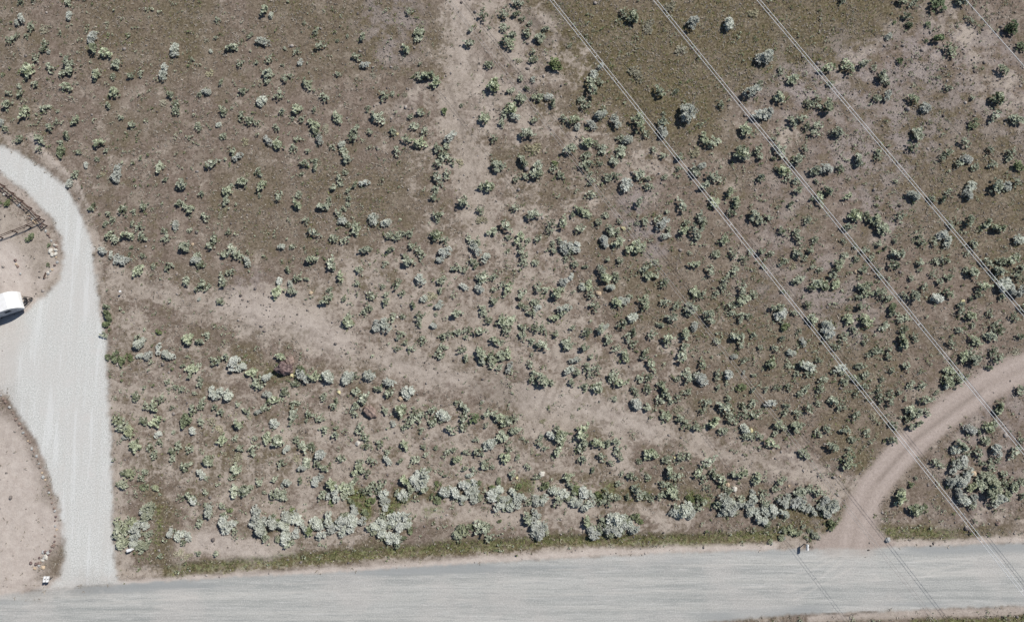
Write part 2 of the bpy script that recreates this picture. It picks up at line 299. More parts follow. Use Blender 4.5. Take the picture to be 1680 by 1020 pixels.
# plants read off the photograph: sheet origin, then x,y,radius[kind]; w silver, y bright green, l lime grey, d dark, p dry
TILES = {
(0,0): """14,1,4 22,0,3 44,1,4 55,0,2 14,12,4w 11,15,3w 20,18,5 28,18,5p 17,24,3 7,26,4 11,24,3 30,28,4 28,32,4 32,34,2w 45,10,4w 60,25,5w 62,32,5 70,35,5
77,42,5 24,38,4 17,46,6 33,44,5 46,40,5 47,46,5 42,48,4 53,40,1 63,48,6 74,51,3 86,50,4 93,49,3 108,47,5w 107,50,4w 23,55,4 13,57,3 14,61,4 6,61,3 44,57,5 74,61,5
71,69,4 79,77,3 87,82,4 4,69,5 30,70,4 38,73,2 17,75,6 50,78,5 1,80,3w 4,85,3 33,84,4 37,80,3 13,91,4 25,91,6 26,98,3 44,89,4 40,94,4 66,93,5 70,99,3 52,100,3
40,100,5y 115,31,5w 115,36,3w 112,62,4 116,69,4 116,74,4 122,73,1d 130,84,4 143,13,3 142,25,2 139,34,2w 152,31,5 158,42,4 164,24,3 127,39,2 145,54,3 138,47,4p
136,60,4w 131,62,3 160,60,4 147,72,5 159,76,4 165,80,5 143,82,3w 147,89,4 160,92,4p 153,99,4 107,68,4p 135,27,3p""",
(420,0): """6,6,5 10,10,3w 5,27,5w 0,27,1 34,9,1 39,21,3 30,21,1 32,15,2 54,27,2 60,24,2 42,30,4 27,34,3 19,32,2 9,39,4 29,41,3w 0,41,3 17,43,2 7,48,5 7,53,4 19,52,4 23,50,3
34,54,5 54,49,3 70,24,4 66,37,4 71,43,4w 83,45,1 88,39,1 91,44,3p 76,49,3p 100,8,3 107,21,5 106,26,4 99,33,5 108,42,2 15,62,5 4,66,5w 46,64,5 84,63,5 90,62,3 97,62,3p
28,72,5 17,73,4 38,72,3 24,78,3 30,78,4 1,81,3 14,84,4 38,82,5 40,87,4 46,84,5p 54,78,6 74,72,3 80,76,6 78,76,3 66,85,4 64,90,4 75,87,3 90,87,4 102,77,3 103,83,5
110,87,4 100,92,5 107,93,5 108,74,5 98,70,1 95,70,1 107,51,4 113,50,6 118,53,5 27,91,3 8,92,4w 16,95,5 25,97,4 42,92,4w 34,99,3 50,97,3 57,94,4w 57,99,4 93,99,4
149,11,4 141,20,3 139,29,5 163,10,4 163,19,4 166,27,5 135,69,2 154,43,4 157,57,6 150,78,6 166,72,6 161,81,4 163,76,4 156,91,4 166,60,3 123,73,3d 128,90,5w 119,97,4 125,96,4 122,100,4""",
(840,0): """5,2,5 3,9,4 7,12,3 12,15,3 1,24,5 10,21,5 22,19,4 18,26,5 14,34,3 13,39,4 5,40,3p 29,43,6y 6,51,3 14,52,3w 0,60,3 10,58,3 6,65,5 17,64,5 25,63,4w 27,68,5 38,30,2
45,66,4 48,70,4 60,71,3 58,76,5w 35,78,4 42,78,5 43,83,3w 53,82,5w 68,80,6w 15,79,4 11,87,6 2,77,4w 14,97,6p 38,98,6 51,93,5 56,95,3 60,98,5 50,101,3 71,90,4 76,92,5w
72,99,5 58,44,3w 54,50,4w 52,57,6 54,53,4 58,54,3 82,81,6 88,89,4 72,9,4 78,12,6 119,15,6w 142,17,6w 165,38,7w 98,61,6 107,60,3 115,75,8w 137,69,4 163,55,4 158,60,7w
164,75,6w 155,86,6 126,91,5 131,93,5 121,98,6p 150,99,7 162,98,5 100,79,4 99,87,5w 99,81,5 100,75,2 99,71,1 93,99,3 127,80,1 146,76,1 110,33,6p 82,48,6p 90,17,5p 105,3,6p 160,7,6p""",
(1260,0): """49,0,4 87,1,5 95,3,4 91,11,4 93,16,3d 83,15,2d 105,16,3d 111,2,6d 115,5,3 126,1,5 110,25,5d 104,27,2d 120,32,5 86,40,3d 79,24,3w 63,41,5 70,45,3 76,49,6 78,55,3
71,65,4 78,63,5w 95,65,5 103,71,5w 98,88,6 95,96,5 52,45,6 38,45,6 42,55,4 17,51,6 8,46,4 0,36,5w 6,64,5 0,74,5w 32,65,4 28,69,4 39,70,7 33,70,4 15,79,5 20,79,5 25,84,4
32,82,4 30,87,4 46,86,5 24,98,3 8,97,5 3,91,3 72,100,4 134,64,3 112,51,2 119,57,4 135,80,5y 149,65,6 154,46,6 148,77,5 162,78,6 129,93,5 161,19,6d 166,30,4d 133,14,3
146,99,4 118,100,4 159,100,4 140,27,1 124,17,2""",
(0,255): """56,6,3w 64,3,3 49,13,4 45,19,4w 68,12,3p 65,14,2 77,10,5w 75,15,4w 105,7,5 109,16,3 120,18,5 140,5,5 156,1,4w 153,0,3 132,25,4 118,31,4 124,35,5 94,33,5 80,36,4
71,38,3 60,35,3 61,33,3y 88,37,3 69,45,4 74,42,3 87,45,3 92,47,4 84,52,5 95,53,4 71,53,5 76,55,5 67,62,4w 73,65,3w 76,68,4w 80,69,5w 84,68,3w 85,65,2 94,66,3 101,72,3
111,74,4 90,76,6 108,49,3 115,46,4w 109,54,4 125,49,3 135,40,4 144,39,4p 147,35,3p 149,23,5 152,20,3 158,18,5 149,30,4 150,50,3 141,54,4 139,60,4 122,61,5 119,59,3 130,65,4
129,69,4w 131,71,4 148,65,4 153,64,5 158,66,4 163,70,4w 162,13,2p 152,76,4 146,81,5 123,83,5 133,84,5 136,87,4 130,88,3 131,94,2w 144,95,4 70,99,4 5,31,3y 20,54,4y
32,59,2y 32,72,2y 86,60,2d 64,23,1 0,31,2y 146,71,1""",
(420,255): """3,11,4 4,20,5 2,26,2 32,5,4 39,4,4 39,8,4 31,12,2 59,3,5 59,11,3 55,15,4 56,19,3 51,21,4 15,27,4 28,25,4 28,33,5 65,19,4 71,18,4w 61,23,3 61,28,3 61,32,3 48,29,3
44,34,5 47,32,3 54,38,4 58,35,3 57,43,4w 65,47,5 60,45,3 78,43,5w 85,44,4w 39,51,5 33,43,3 52,54,5 59,55,4 17,60,3w 25,60,3 37,68,5 49,70,5 72,62,5 88,62,4 87,52,4 94,52,5
101,51,4 97,51,3 102,59,4 107,61,3 108,65,4 98,66,3 99,70,5 85,72,3 68,75,4 56,80,5 21,75,4 28,80,4 33,81,3 15,83,4w 14,91,5 23,85,3w 24,89,5 48,88,3 48,93,6 58,94,3
66,84,4 75,91,4 74,100,4 83,86,3 86,91,3 85,96,4 93,85,5 96,90,3 108,81,5w 110,94,4w 103,98,4 115,93,5p 120,98,4w 123,82,4 131,75,4 137,75,3 124,1,5 128,4,4 121,6,4
125,12,4 120,16,5 118,22,4 117,27,5 120,38,5 119,43,3 117,52,5 124,56,4 124,63,5w 121,68,4w 135,31,6 137,28,4 133,4,4p 149,20,4 154,20,5 158,8,6 147,35,4 148,42,4p
155,50,5 165,47,6 166,54,3 140,54,4 145,57,4 144,61,5w 151,67,5w 143,70,4 144,73,3 147,80,5 155,80,4 150,77,3 137,86,4w 146,87,4w 157,88,3 165,88,5 156,95,5 149,100,4
162,85,3 166,62,2 121,89,3""",
(840,255): """7,4,5 16,9,6 17,13,5 9,14,4 3,16,3 28,5,3y 27,9,4 32,13,5 49,1,4 50,7,5 51,12,3 52,17,5 58,5,3 67,4,5 62,14,4 69,13,5 84,13,5 89,15,3 89,20,5 75,21,6w 51,25,4
83,32,5 3,35,4 15,38,6 26,45,4 25,49,3 34,43,5 40,39,3 45,36,5 49,38,5 51,40,3 46,48,5 61,39,3 57,44,4 65,48,5 69,50,4 71,43,3 60,56,5w 71,56,6 68,59,4 80,60,6 85,60,5
82,45,2 87,44,4 96,43,4 99,45,5w 101,53,4w 103,48,3 102,37,3 111,32,5 101,14,3 109,9,3 119,10,5 124,7,4w 132,13,6 127,19,5 114,44,4 112,50,5 123,40,5 121,49,6 126,46,4
122,54,3 143,24,5 147,29,5 148,33,4 145,37,4 134,31,5 158,40,6 163,43,5 163,15,5 152,1,5 163,1,4 99,0,4 110,1,4 5,54,5 11,55,3 18,54,4 5,60,4 7,65,5 8,70,4 16,70,4
27,57,3 27,62,4 32,56,3 36,60,6w 42,60,5w 38,63,4 35,68,3 41,71,4 48,73,3 63,68,3 71,69,4 59,75,5 61,79,5 68,81,5 65,86,4w 34,83,4w 39,80,3w 46,86,4w 50,86,5 52,91,4
17,87,4 22,88,4 29,91,6 6,91,4 6,98,3 16,96,5 17,100,4w 34,100,5w 54,99,4 10,100,3 69,96,5 73,95,5w 77,92,3 86,97,5 86,75,4 90,72,4 94,70,3 90,79,5 95,79,4 99,84,5
101,96,4 107,99,4 117,99,5 120,90,5 124,91,4 134,90,3 138,87,4 121,71,5 130,76,5 133,65,4 144,65,4 117,64,2 139,54,5 140,80,4 146,76,5 152,68,4 156,64,3 164,63,4
151,88,5 150,94,6 158,90,4 145,99,4 165,73,3""",
(1260,255): """4,2,3 20,4,5 6,9,4 10,11,5 14,14,4 18,17,4 31,9,5 38,9,5w 47,8,4 59,3,6 32,17,3 20,23,4 40,24,5 53,26,5 15,32,4 6,34,2 34,29,5 29,28,3 1,41,4 25,43,4 9,50,4
18,50,4 20,54,5 30,56,4 20,66,5 28,62,4 24,67,3 1,64,3 10,71,4 17,72,4p 29,73,3 33,75,3 21,81,5 17,83,3 33,83,5 38,86,5 28,87,4 45,84,5 43,79,4 45,72,5 50,66,4 49,56,3
57,38,6 64,41,4 69,42,5 53,47,5 75,48,6 73,45,4 87,40,4 73,58,4 77,61,3 83,56,3 99,53,3 101,57,4 85,65,5 88,63,3 82,72,4 85,72,3 57,60,3 63,62,4 68,67,3 58,68,3 63,75,5
72,74,3 73,79,3 60,86,5 66,88,6 72,89,5 77,92,5 79,94,3 58,93,3 61,99,4 90,92,4 96,92,5 99,92,3 102,87,4 81,100,4y 100,70,4 94,80,3 100,75,3 108,78,3 110,69,4 117,68,4
109,57,4 118,57,5w 114,52,4w 119,80,5 113,83,4 112,94,5w 117,90,5 135,59,5 131,64,3 120,46,4 132,43,5 144,45,5 151,48,5 96,26,5w 108,29,4 115,29,4 118,23,3 133,22,5w
131,26,5w 149,19,6 157,20,5w 163,18,4 165,7,6y 147,7,4 136,7,4 125,6,4 130,3,4w 115,1,4 158,2,4 166,55,5w 142,69,4 152,68,4 158,69,6 163,67,4 152,76,6 156,84,7w 165,89,5w
163,80,5 167,74,4 133,77,5 130,75,3 142,85,5 138,91,4 133,94,3 126,98,4 154,93,4 6,100,5 26,97,4 10,89,3 167,99,4 148,81,3 72,1,4 160,88,5w""",
(150,510): """11,2,5y 10,9,4y 8,16,3 32,22,5w 31,18,3 15,30,5y 20,33,5y 24,30,4y 12,30,3y 38,28,4w 44,25,4w 49,29,5w 53,29,3w 32,29,3w 44,14,3y 65,18,5 71,20,4 76,16,4 82,32,5
88,30,4 94,34,6w 99,37,4w 60,36,3 65,38,5 70,36,3 65,42,4 106,40,5 108,46,5 112,49,4 115,44,4w 124,30,5 138,38,5y 139,43,5w 146,42,5 133,47,4 128,52,4 156,44,6w 167,45,5w
50,46,3 56,50,3 60,51,3 35,50,2 30,55,4 46,57,4 71,48,4 72,45,3 79,51,3w 82,54,5w 89,55,5w 42,63,5 37,62,4 53,64,2 67,64,4 73,62,4 73,58,3 68,54,2 81,63,4 85,66,4
96,61,3 101,66,4 97,75,5 103,70,3p 116,55,4w 121,58,5 114,63,4 110,66,3w 119,73,5w 133,62,4 132,68,5 131,73,3 144,67,4 150,71,4 153,78,5 160,81,4 141,72,2 135,60,3
152,57,4 159,62,4 161,59,3 62,72,6y 66,78,4w 72,73,4 34,71,4 44,73,5 21,75,6l 25,79,5l 18,71,4l 22,83,3w 54,79,2 45,86,4 44,81,3w 29,88,5 38,90,3 41,95,4 53,91,4 57,89,4
65,90,4 53,97,4 63,100,4 79,73,4p 84,78,3p 86,83,5 78,97,5 98,90,4 107,92,5 108,83,3 115,84,5 122,84,5 128,90,3w 135,84,4 140,89,5 145,90,4 151,94,5w 165,97,4
134,96,4p 140,100,5 95,97,4p 125,100,4 95,83,3 150,100,4""",
(570,510): """1,6,5 1,3,4 11,1,4 19,10,4w 25,9,5w 30,5,4 36,3,3 48,4,4 48,9,3 58,2,2 57,10,3w 35,17,4 38,21,3 42,24,3 33,25,3 49,19,4 71,2,5 63,17,4 64,23,4 61,28,5 67,15,3
73,14,4 79,13,4 78,17,3 88,13,5 89,1,4 96,19,5 102,20,3 101,5,5 107,6,5 93,6,4 104,13,4 114,11,4 115,16,4 121,20,4 129,22,5 75,26,4 78,31,4 88,27,5 88,31,5 96,31,5
101,30,5 106,29,5 100,37,4 106,37,4w 120,2,4 137,4,5 142,1,4 124,11,4 129,12,4 137,15,4 148,11,3 156,14,5 144,22,6 166,13,5 156,24,5 160,30,3 149,32,4w 146,38,5w 151,40,4
147,47,4 158,38,4 163,38,4 160,42,3 156,50,5 165,51,5 121,29,2 120,34,3 123,41,5 128,45,6 122,46,4 133,46,3 2,43,4w 5,43,4 16,42,5w 27,47,5w 20,51,4 29,53,4 6,53,5
11,56,5 6,62,4 5,67,4 25,65,4 40,53,6w 36,64,6 44,68,4 48,70,5 41,73,4 8,76,5 12,82,4 13,89,3 30,74,3w 37,87,5 37,77,3 49,79,3 21,87,4 26,93,4 27,98,4w 35,98,3 44,98,4
55,65,4 56,73,4 63,68,5w 61,72,3 57,71,4 72,60,3 77,63,5 77,69,4 88,60,2 84,70,4d 68,77,4 76,77,4 91,75,2 92,67,4 96,69,4 101,71,5 105,71,5 110,70,3 102,81,5 110,78,5
106,86,2 115,83,2 128,72,3p 148,69,2p 127,82,3 126,87,3 129,90,3 133,81,4w 142,82,6 138,77,4 154,78,7 155,86,5 153,91,5 138,93,6 154,97,5 165,86,5 167,95,4 93,87,5w
86,93,4 84,85,3 103,95,5 107,91,3 112,96,3 121,92,3p 72,97,5 58,90,2d 65,93,3 50,89,3 70,91,3 78,92,3 52,94,3 17,98,4 7,100,4 90,100,4""",
(990,510): """1,11,3w 3,17,4 3,20,4 12,8,5 20,4,5w 20,14,4 17,18,4 20,22,4 8,25,4 13,28,4 15,31,5 26,28,4 32,36,5 32,16,4 37,9,4 44,5,5 43,17,5 42,20,4 54,15,5 60,10,4w 53,23,4
52,28,6 65,34,5 74,20,4 69,2,5 70,6,5 58,1,4 84,1,3 91,5,5 95,3,4 116,2,5w 116,6,4 119,10,4y 88,17,5 90,22,4 99,16,4 103,24,3 113,25,4 117,18,3 125,1,3 137,5,5
147,8,5w 148,13,6w 147,17,4w 161,5,5 158,17,4 164,13,4 153,23,4 128,13,3 131,20,4w 123,27,4w 135,36,6w 136,40,4 130,35,4 141,32,3 156,37,5w 157,40,4 151,40,3 166,36,3
158,46,4 165,44,4 111,35,5 121,36,3 127,41,3 86,30,3w 92,33,3 82,25,3p 92,40,2w 99,42,3 75,41,4 82,42,4w 54,43,5 49,44,3 64,45,5w 61,44,4 75,50,3 81,48,2 90,51,4y
98,52,3 6,41,4 7,44,4 12,47,5 24,44,4 29,44,4 20,52,3 22,54,3 29,52,4 38,48,4 40,52,5 43,55,5 38,58,4 48,57,4 44,60,3 56,53,4 8,58,3 22,62,6w 29,63,4 41,69,5 50,70,5
54,74,5 60,76,5 50,65,4p 68,60,4 65,65,3 62,75,3 82,57,4 78,63,6 81,67,4 84,71,4 73,73,5 79,78,4 92,67,5 100,68,4 97,61,4 91,61,3 110,60,5w 107,52,3 113,50,3 121,50,4
131,52,4 128,54,3 134,49,2 143,45,4 143,50,4 127,67,4 120,62,4 119,67,4 135,65,4 141,60,3 151,60,5 156,63,4 165,69,5 166,53,3 93,77,4w 93,82,4 97,82,4 102,82,4 116,75,5
113,80,3 111,87,5 126,77,5 131,74,2 142,80,4 147,78,4 158,79,4 164,84,4 150,89,5 131,93,5 161,91,3 162,98,5 32,95,7 35,95,3 24,99,3 43,97,5 51,96,5 56,96,3 70,98,5
9,90,5 8,85,4 3,87,4 11,96,3 5,99,3 0,87,3 93,87,2p""",
(1260,510): """62,6,5 66,7,5 82,1,4 76,11,5 63,21,3 70,27,4 74,26,3 66,29,3 80,25,3 79,30,4 88,12,4 87,6,4 91,4,4 89,20,6 96,17,4 61,36,4 64,41,4 91,36,4 100,40,2 81,39,3 75,44,3
63,49,4 73,52,3 73,57,4 80,59,4 80,53,3 86,53,3 94,48,4 100,49,4 90,58,2 110,53,2 105,58,5 98,57,1 93,67,6 99,66,6 104,66,4 90,71,3 94,76,4 99,74,4 64,80,4 82,75,4
81,84,4 71,70,4p 72,82,3p 126,1,4 132,4,5 134,10,3 125,12,4 120,21,4 137,20,5 146,2,3 150,8,5 153,13,5 148,17,5 143,16,4 162,4,4 166,17,4 129,29,5 135,33,6 132,27,4
149,26,4 150,31,5 153,30,3 145,37,4 118,39,5 118,46,5 117,49,3w 126,45,5 130,44,3 165,51,5 152,64,5 133,78,5w 139,80,3 146,77,5 142,84,5 149,74,4 127,88,5 123,91,4w
128,97,5w 121,99,3 130,94,3 138,92,5 150,91,5w 151,97,3 161,93,5 159,79,1 167,84,3 111,100,4 146,98,3 163,26,4p""",
(150,720): """60,19,4 73,23,4w 25,23,4l 21,29,4l 33,25,3 36,21,3 95,20,5 92,24,3 139,18,4w 153,19,4 147,27,4w 137,27,4 128,28,4w 121,26,3 110,28,4 94,33,5 100,33,5 105,31,3
98,36,3 114,35,2 125,37,6 121,36,4 35,31,3y 42,32,3l 65,37,4 67,41,4w 75,34,3 77,46,5w 86,44,3 75,43,3 157,29,6 160,36,6w 151,37,4 165,32,5 166,38,4 158,42,3y 91,47,3y
36,45,5l 40,44,3l 37,50,5l 18,55,4l 20,60,6l 27,56,5l 34,55,5w 30,62,6w 37,62,4l 20,68,5l 28,69,5w 34,69,4l 39,66,2y 33,73,3 88,55,6w 92,55,4w 88,60,4w 94,60,3 52,62,4w
58,63,5w 64,64,4w 60,68,3 71,56,4 109,50,6w 106,56,5w 112,59,6w 118,55,5w 125,57,5w 128,51,5w 135,53,5w 140,58,4w 134,62,4w 127,65,6w 130,69,4 115,64,4 148,55,5w 152,62,4w
156,52,5w 158,58,5w 165,54,5w 165,61,4w 123,54,3y 142,60,4y 132,46,2y 45,77,3 70,75,3 82,75,3 63,77,3p 57,75,3p 150,69,2""",
(570,720): """7,20,5 12,22,4 6,26,3 3,31,5 1,35,4 12,33,4 17,30,4 22,30,4 24,36,5w 24,40,4w 25,45,3w 16,34,4 36,37,5w 33,35,3 38,28,5 45,26,6w 51,26,6w 48,30,5w 54,20,3
42,33,4 57,39,4y 60,37,3y 60,29,3y 65,35,5w 71,36,5w 76,30,6w 82,28,4w 80,35,5w 83,39,4w 76,39,4w 86,29,3y 80,24,3w 95,31,3y 95,37,5w 99,34,5w 103,40,5w 100,44,4w 107,44,4w
108,34,4w 112,40,5w 116,38,3w 112,32,3y 99,28,3y 119,41,3 130,31,4y 124,40,4w 129,39,4w 136,34,4w 142,36,5w 138,40,4 144,25,5 146,30,4 150,33,4y 155,34,6w 148,40,4w
152,42,5w 158,43,5w 160,36,4w 165,37,4y 167,41,4 124,25,3 119,18,3 108,23,4 90,18,4 95,18,3 83,20,3 77,19,3 154,21,1 161,20,3 64,24,2 18,58,5w 23,55,5w 15,58,4 22,62,5w
30,53,5w 36,50,6w 40,55,5w 34,58,5w 28,65,5w 33,66,4w 37,65,3y 41,60,3y 3,52,6w 8,54,4w 2,58,4w 5,47,5w 12,48,3y 15,42,4y 28,47,3y 3,41,3y 72,63,4l 77,60,5l 80,58,3y
88,60,6 92,58,5 94,64,4 90,55,4 100,54,2y 118,52,5 122,56,5w 127,61,5w 124,49,4w 130,58,4w 126,55,3w 157,54,5 160,60,4w 162,63,4w 167,54,4 166,60,4""",
(990,720): """63,21,5 65,26,4 68,32,3 76,25,5 73,23,4 78,28,4 86,23,4 92,22,5 101,24,5 100,28,5 116,28,4 113,33,4 119,26,3 12,23,2 18,24,4 21,25,2 29,24,3 10,29,3 43,22,5
48,24,4 39,29,4 44,31,4 45,36,5 38,36,4 48,38,4 20,32,4 24,34,5 29,38,4 32,39,3 3,36,5 8,38,4 2,41,4 16,38,3 80,33,3 83,35,3 50,47,5w 54,46,6w 49,49,4w 57,40,4y
63,39,4y 62,44,4 66,42,3 58,49,4w 74,43,3y 80,42,6w 84,42,4w 79,47,4w 84,48,5w 88,43,5w 90,39,4 95,42,5w 98,38,4w 105,36,4 106,41,5 108,46,6w 101,50,5w 105,53,4w
112,47,4w 97,47,4w 118,42,5w 121,39,4w 118,48,4w 126,43,6w 130,42,5w 134,46,4w 137,47,4w 130,34,5 136,33,5 142,35,4 145,40,5w 150,42,5w 148,47,6w 152,46,4w 143,45,4w
120,50,2w 127,37,3 3,54,3 3,58,4w 8,52,6w 6,58,5w 10,60,4w 13,55,4w 18,56,4w 20,60,4w 21,51,4y 23,54,3y 150,56,4y 119,60,3l 122,58,2l 125,61,3l 131,57,2l 128,62,3l 135,60,2l 139,63,3l 133,64,2l 117,65,3l 110,67,2l""",
(1260,720): """114,18,3 122,18,5w 128,17,4w 131,22,5w 122,27,5w 128,28,6w 119,28,4w 133,31,4l 126,36,5w 130,40,5w 135,39,4w 134,44,4 140,15,3 146,18,4 155,23,4 143,26,6l
149,29,6l 140,31,5 146,34,6l 152,38,5w 157,37,5l 150,41,4w 160,30,5 165,28,4 155,28,4 167,38,3 87,37,6 85,41,4 88,34,3l 94,30,3y 97,26,2 97,45,5 100,46,4 95,48,3 104,46,3y""",
}

# ------------------------------------------------------------------ plants
def leaf_mat(name, a, b, rough=.75, vary=.14):
    m, nt, N, L, P = nodes_mat(name)
    at = N.new('ShaderNodeAttribute'); at.attribute_name = 'tint'
    oi = N.new('ShaderNodeObjectInfo')
    c = mixc(nt, at.outputs['Fac'], a, b)
    hsv = N.new('ShaderNodeHueSaturation'); L.new(c, hsv.inputs['Color'])
    L.new(ramp(nt, oi.outputs['Random'], 0, 1, 1-vary, 1+vary), hsv.inputs['Value'])
    r2 = math_(nt, 'FRACT', math_(nt, 'MULTIPLY', oi.outputs['Random'], 17.3)); L.new(ramp(nt, r2, 0, 1, .8, 1.15), hsv.inputs['Saturation'])
    L.new(hsv.outputs[0], P.inputs['Base Color']); P.inputs['Roughness'].default_value = rough; P.inputs['Specular IOR Level'].default_value = .25
    tr = N.new('ShaderNodeBsdfTranslucent'); L.new(hsv.outputs[0], tr.inputs[0]); mx = N.new('ShaderNodeMixShader'); mx.inputs[0].default_value = .15
    L.new(P.outputs[0], mx.inputs[1]); L.new(tr.outputs[0], mx.inputs[2]); L.new(mx.outputs[0], N['Material Output'].inputs[0])
    return m
LM = {'g': leaf_mat('sage_leaves', (.13,.158,.08), (.68,.715,.55)), 'w': leaf_mat('silver_leaves', (.27,.285,.225), (.80,.82,.74)),
      'y': leaf_mat('green_leaves', (.07,.095,.035), (.36,.41,.23)), 'l': leaf_mat('lime_grey_leaves', (.15,.18,.09), (.60,.62,.46)),
      'd': leaf_mat('dark_leaves', (.08,.11,.05), (.36,.43,.26)), 'p': leaf_mat('dry_twigs', (.24,.22,.14), (.62,.59,.44))}
def plain_mat(name, col, rough=.8, metal=0., spec=.3, nscale=None, col2=None):
    m, nt, N, L, P = nodes_mat(name)
    P.inputs['Base Color'].default_value = (*col, 1); P.inputs['Roughness'].default_value = rough; P.inputs['Metallic'].default_value = metal
    P.inputs['Specular IOR Level'].default_value = spec
    if nscale:
        tc = N.new('ShaderNodeTexCoord'); L.new(mixc(nt, ramp(nt, noise(nt, tc.outputs['Object'], nscale, 4), .35, .65), col, col2), P.inputs['Base Color'])
    return m
WOODY = plain_mat('woody_stems', (.075,.06,.048), 1.0, nscale=6, col2=(.13,.11,.09))
def shrub_arrays(rng, kind, nc, blades):
    """unit-radius bush: woody stems, each ending in a radiating tuft of leaf blades"""
    flat = {'p': .30, 'y': .75}.get(kind, 1.0); asp = rng.uniform(.62, 1.0); rot = rng.uniform(0, math.pi); cr, sr = math.cos(rot), math.sin(rot)
    nl = rng.integers(3, 6); la = rng.uniform(0, 6.283, nl); ld = rng.uniform(.25, .55, nl); ld[0] = .08; lr = rng.uniform(.38, .60, nl); lh = rng.uniform(.5, .95, nl)
    C = []
    while len(C) < nc:
        i = rng.integers(nl); a = rng.uniform(0, 6.283); q = rng.uniform(0, 1)**.6
        x = ld[i]*math.cos(la[i])+lr[i]*q*math.cos(a); y = (ld[i]*math.sin(la[i])+lr[i]*q*math.sin(a))*asp
        z = (.12+lh[i]*math.sqrt(max(0, 1-q*q*.92)))*flat*rng.uniform(.75, 1.08)
        if all((x-c[0])**2+(y-c[1])**2+.5*(z-c[2])**2 > .012 for c in C) or rng.random() < .1: C.append((x, y, z))
    C = np.array(C); C[:, :2] = np.stack([C[:, 0]*cr-C[:, 1]*sr, C[:, 0]*sr+C[:, 1]*cr], 1)
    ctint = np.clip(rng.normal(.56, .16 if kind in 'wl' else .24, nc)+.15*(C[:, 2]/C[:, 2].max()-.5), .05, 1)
    n = nc*blades; k = np.repeat(np.arange(nc), blades); c = C[k]; L0 = {'p': .26, 'w': .25, 'l': .24}.get(kind, .27); W0 = {'p': .025, 'w': .036, 'l': .045}.get(kind, .062); W0 *= math.sqrt(26/blades)
    out = c*[1, 1, 0]*.75; d = rng.normal(0, 1, (n, 3)); d[:, 2] = np.abs(d[:, 2])*.55+.25; d /= np.linalg.norm(d, axis=1)[:, None]; d = d+out; d /= np.linalg.norm(d, axis=1)[:, None]
    up = np.array([0, 0, 1.])+rng.normal(0, .42, (n, 3)); side = np.cross(d, up); side /= np.linalg.norm(side, axis=1)[:, None]+1e-6
    l = (L0*rng.uniform(.55, 1.2, n))[:, None]; w = (W0*rng.uniform(.7, 1.4, n))[:, None]; p0 = c-d*l*.25+rng.normal(0, .022, (n, 3))
    V = np.stack([p0, p0+d*l*.6-side*w, p0+d*l, p0+d*l*.6+side*w], 1).reshape(-1, 3)
    T = np.repeat(np.clip(ctint[k]+rng.normal(0, .14, n), 0, 1), 4); F = np.arange(len(V)).reshape(-1, 4); mi = np.zeros(len(F), int)
    SV, SF = [], []
    for i in range(nc):
        tip = C[i]*[.92, .92, .9]; root = np.array([rng.normal(0, .07), rng.normal(0, .07), -.05]); mid = root*.5+tip*.5-np.array([0, 0, .1*flat])
        a = math.atan2(tip[1], tip[0]); s_ = np.array([-math.sin(a), math.cos(a), 0])*.026; o = len(V)+len(SV)
        SV += [root-s_*1.3, root+s_*1.3, mid+s_, mid-s_, tip+s_*.4, tip-s_*.4]; SF += [[o, o+1, o+2, o+3], [o+3, o+2, o+4, o+5]]
    V = np.vstack([V, SV]); F = np.vstack([F, SF]); mi = np.concatenate([mi, np.ones(len(SF), int)]); T = np.concatenate([T, np.zeros(len(SV))])
    return V, F, T, mi
KIND_NAME = {'g': 'sagebrush', 'w': 'rabbitbrush', 'y': 'green_bush', 'l': 'greasewood_bush', 'd': 'dark_bush', 'p': 'dry_bush'}
PROTO, LITE = {}, {}
for k, nv, ns in (('g', 14, 30), ('w', 8, 66), ('y', 4, 36), ('l', 4, 60), ('d', 4, 32), ('p', 4, 34)):
    PROTO[k] = []; LITE[k] = []
    for i in range(nv):
        rng = np.random.default_rng(100*ord(k)+i); V, F, T, mi = shrub_arrays(rng, k, int(ns*(.62+.75*((i*37) % 10)/9)), 26)
        PROTO[k].append(np_mesh(KIND_NAME[k], V, F, [LM[k], WOODY], {'tint': T[:, None]}, False, mi))
        LITE[k].append(shrub_arrays(np.random.default_rng(100*ord(k)+50+i), k, int(ns*.7), 15))
plants = []
for (ox, oy), s in TILES.items():
    for t in s.split():
        a, b, r = t.split(','); k = 'g'
        if r[-1].isalpha(): k = r[-1]; r = r[:-1]
        px, py, rad = ox+float(a)*2.5, oy+float(b)*2.5, float(r)*2.5*MPP
        x, y = ground_xy(px, py, rad*.35)
        # sizes read to the nearest step; real bushes are not stepped
        plants.append(dict(x=float(x), y=float(y), r=rad*random.uniform(.88, 1.12)*1.04, k=k, px=px, py=py))
def zof(x, y): return float(relief(np.array([x]), np.array([y]))[0])
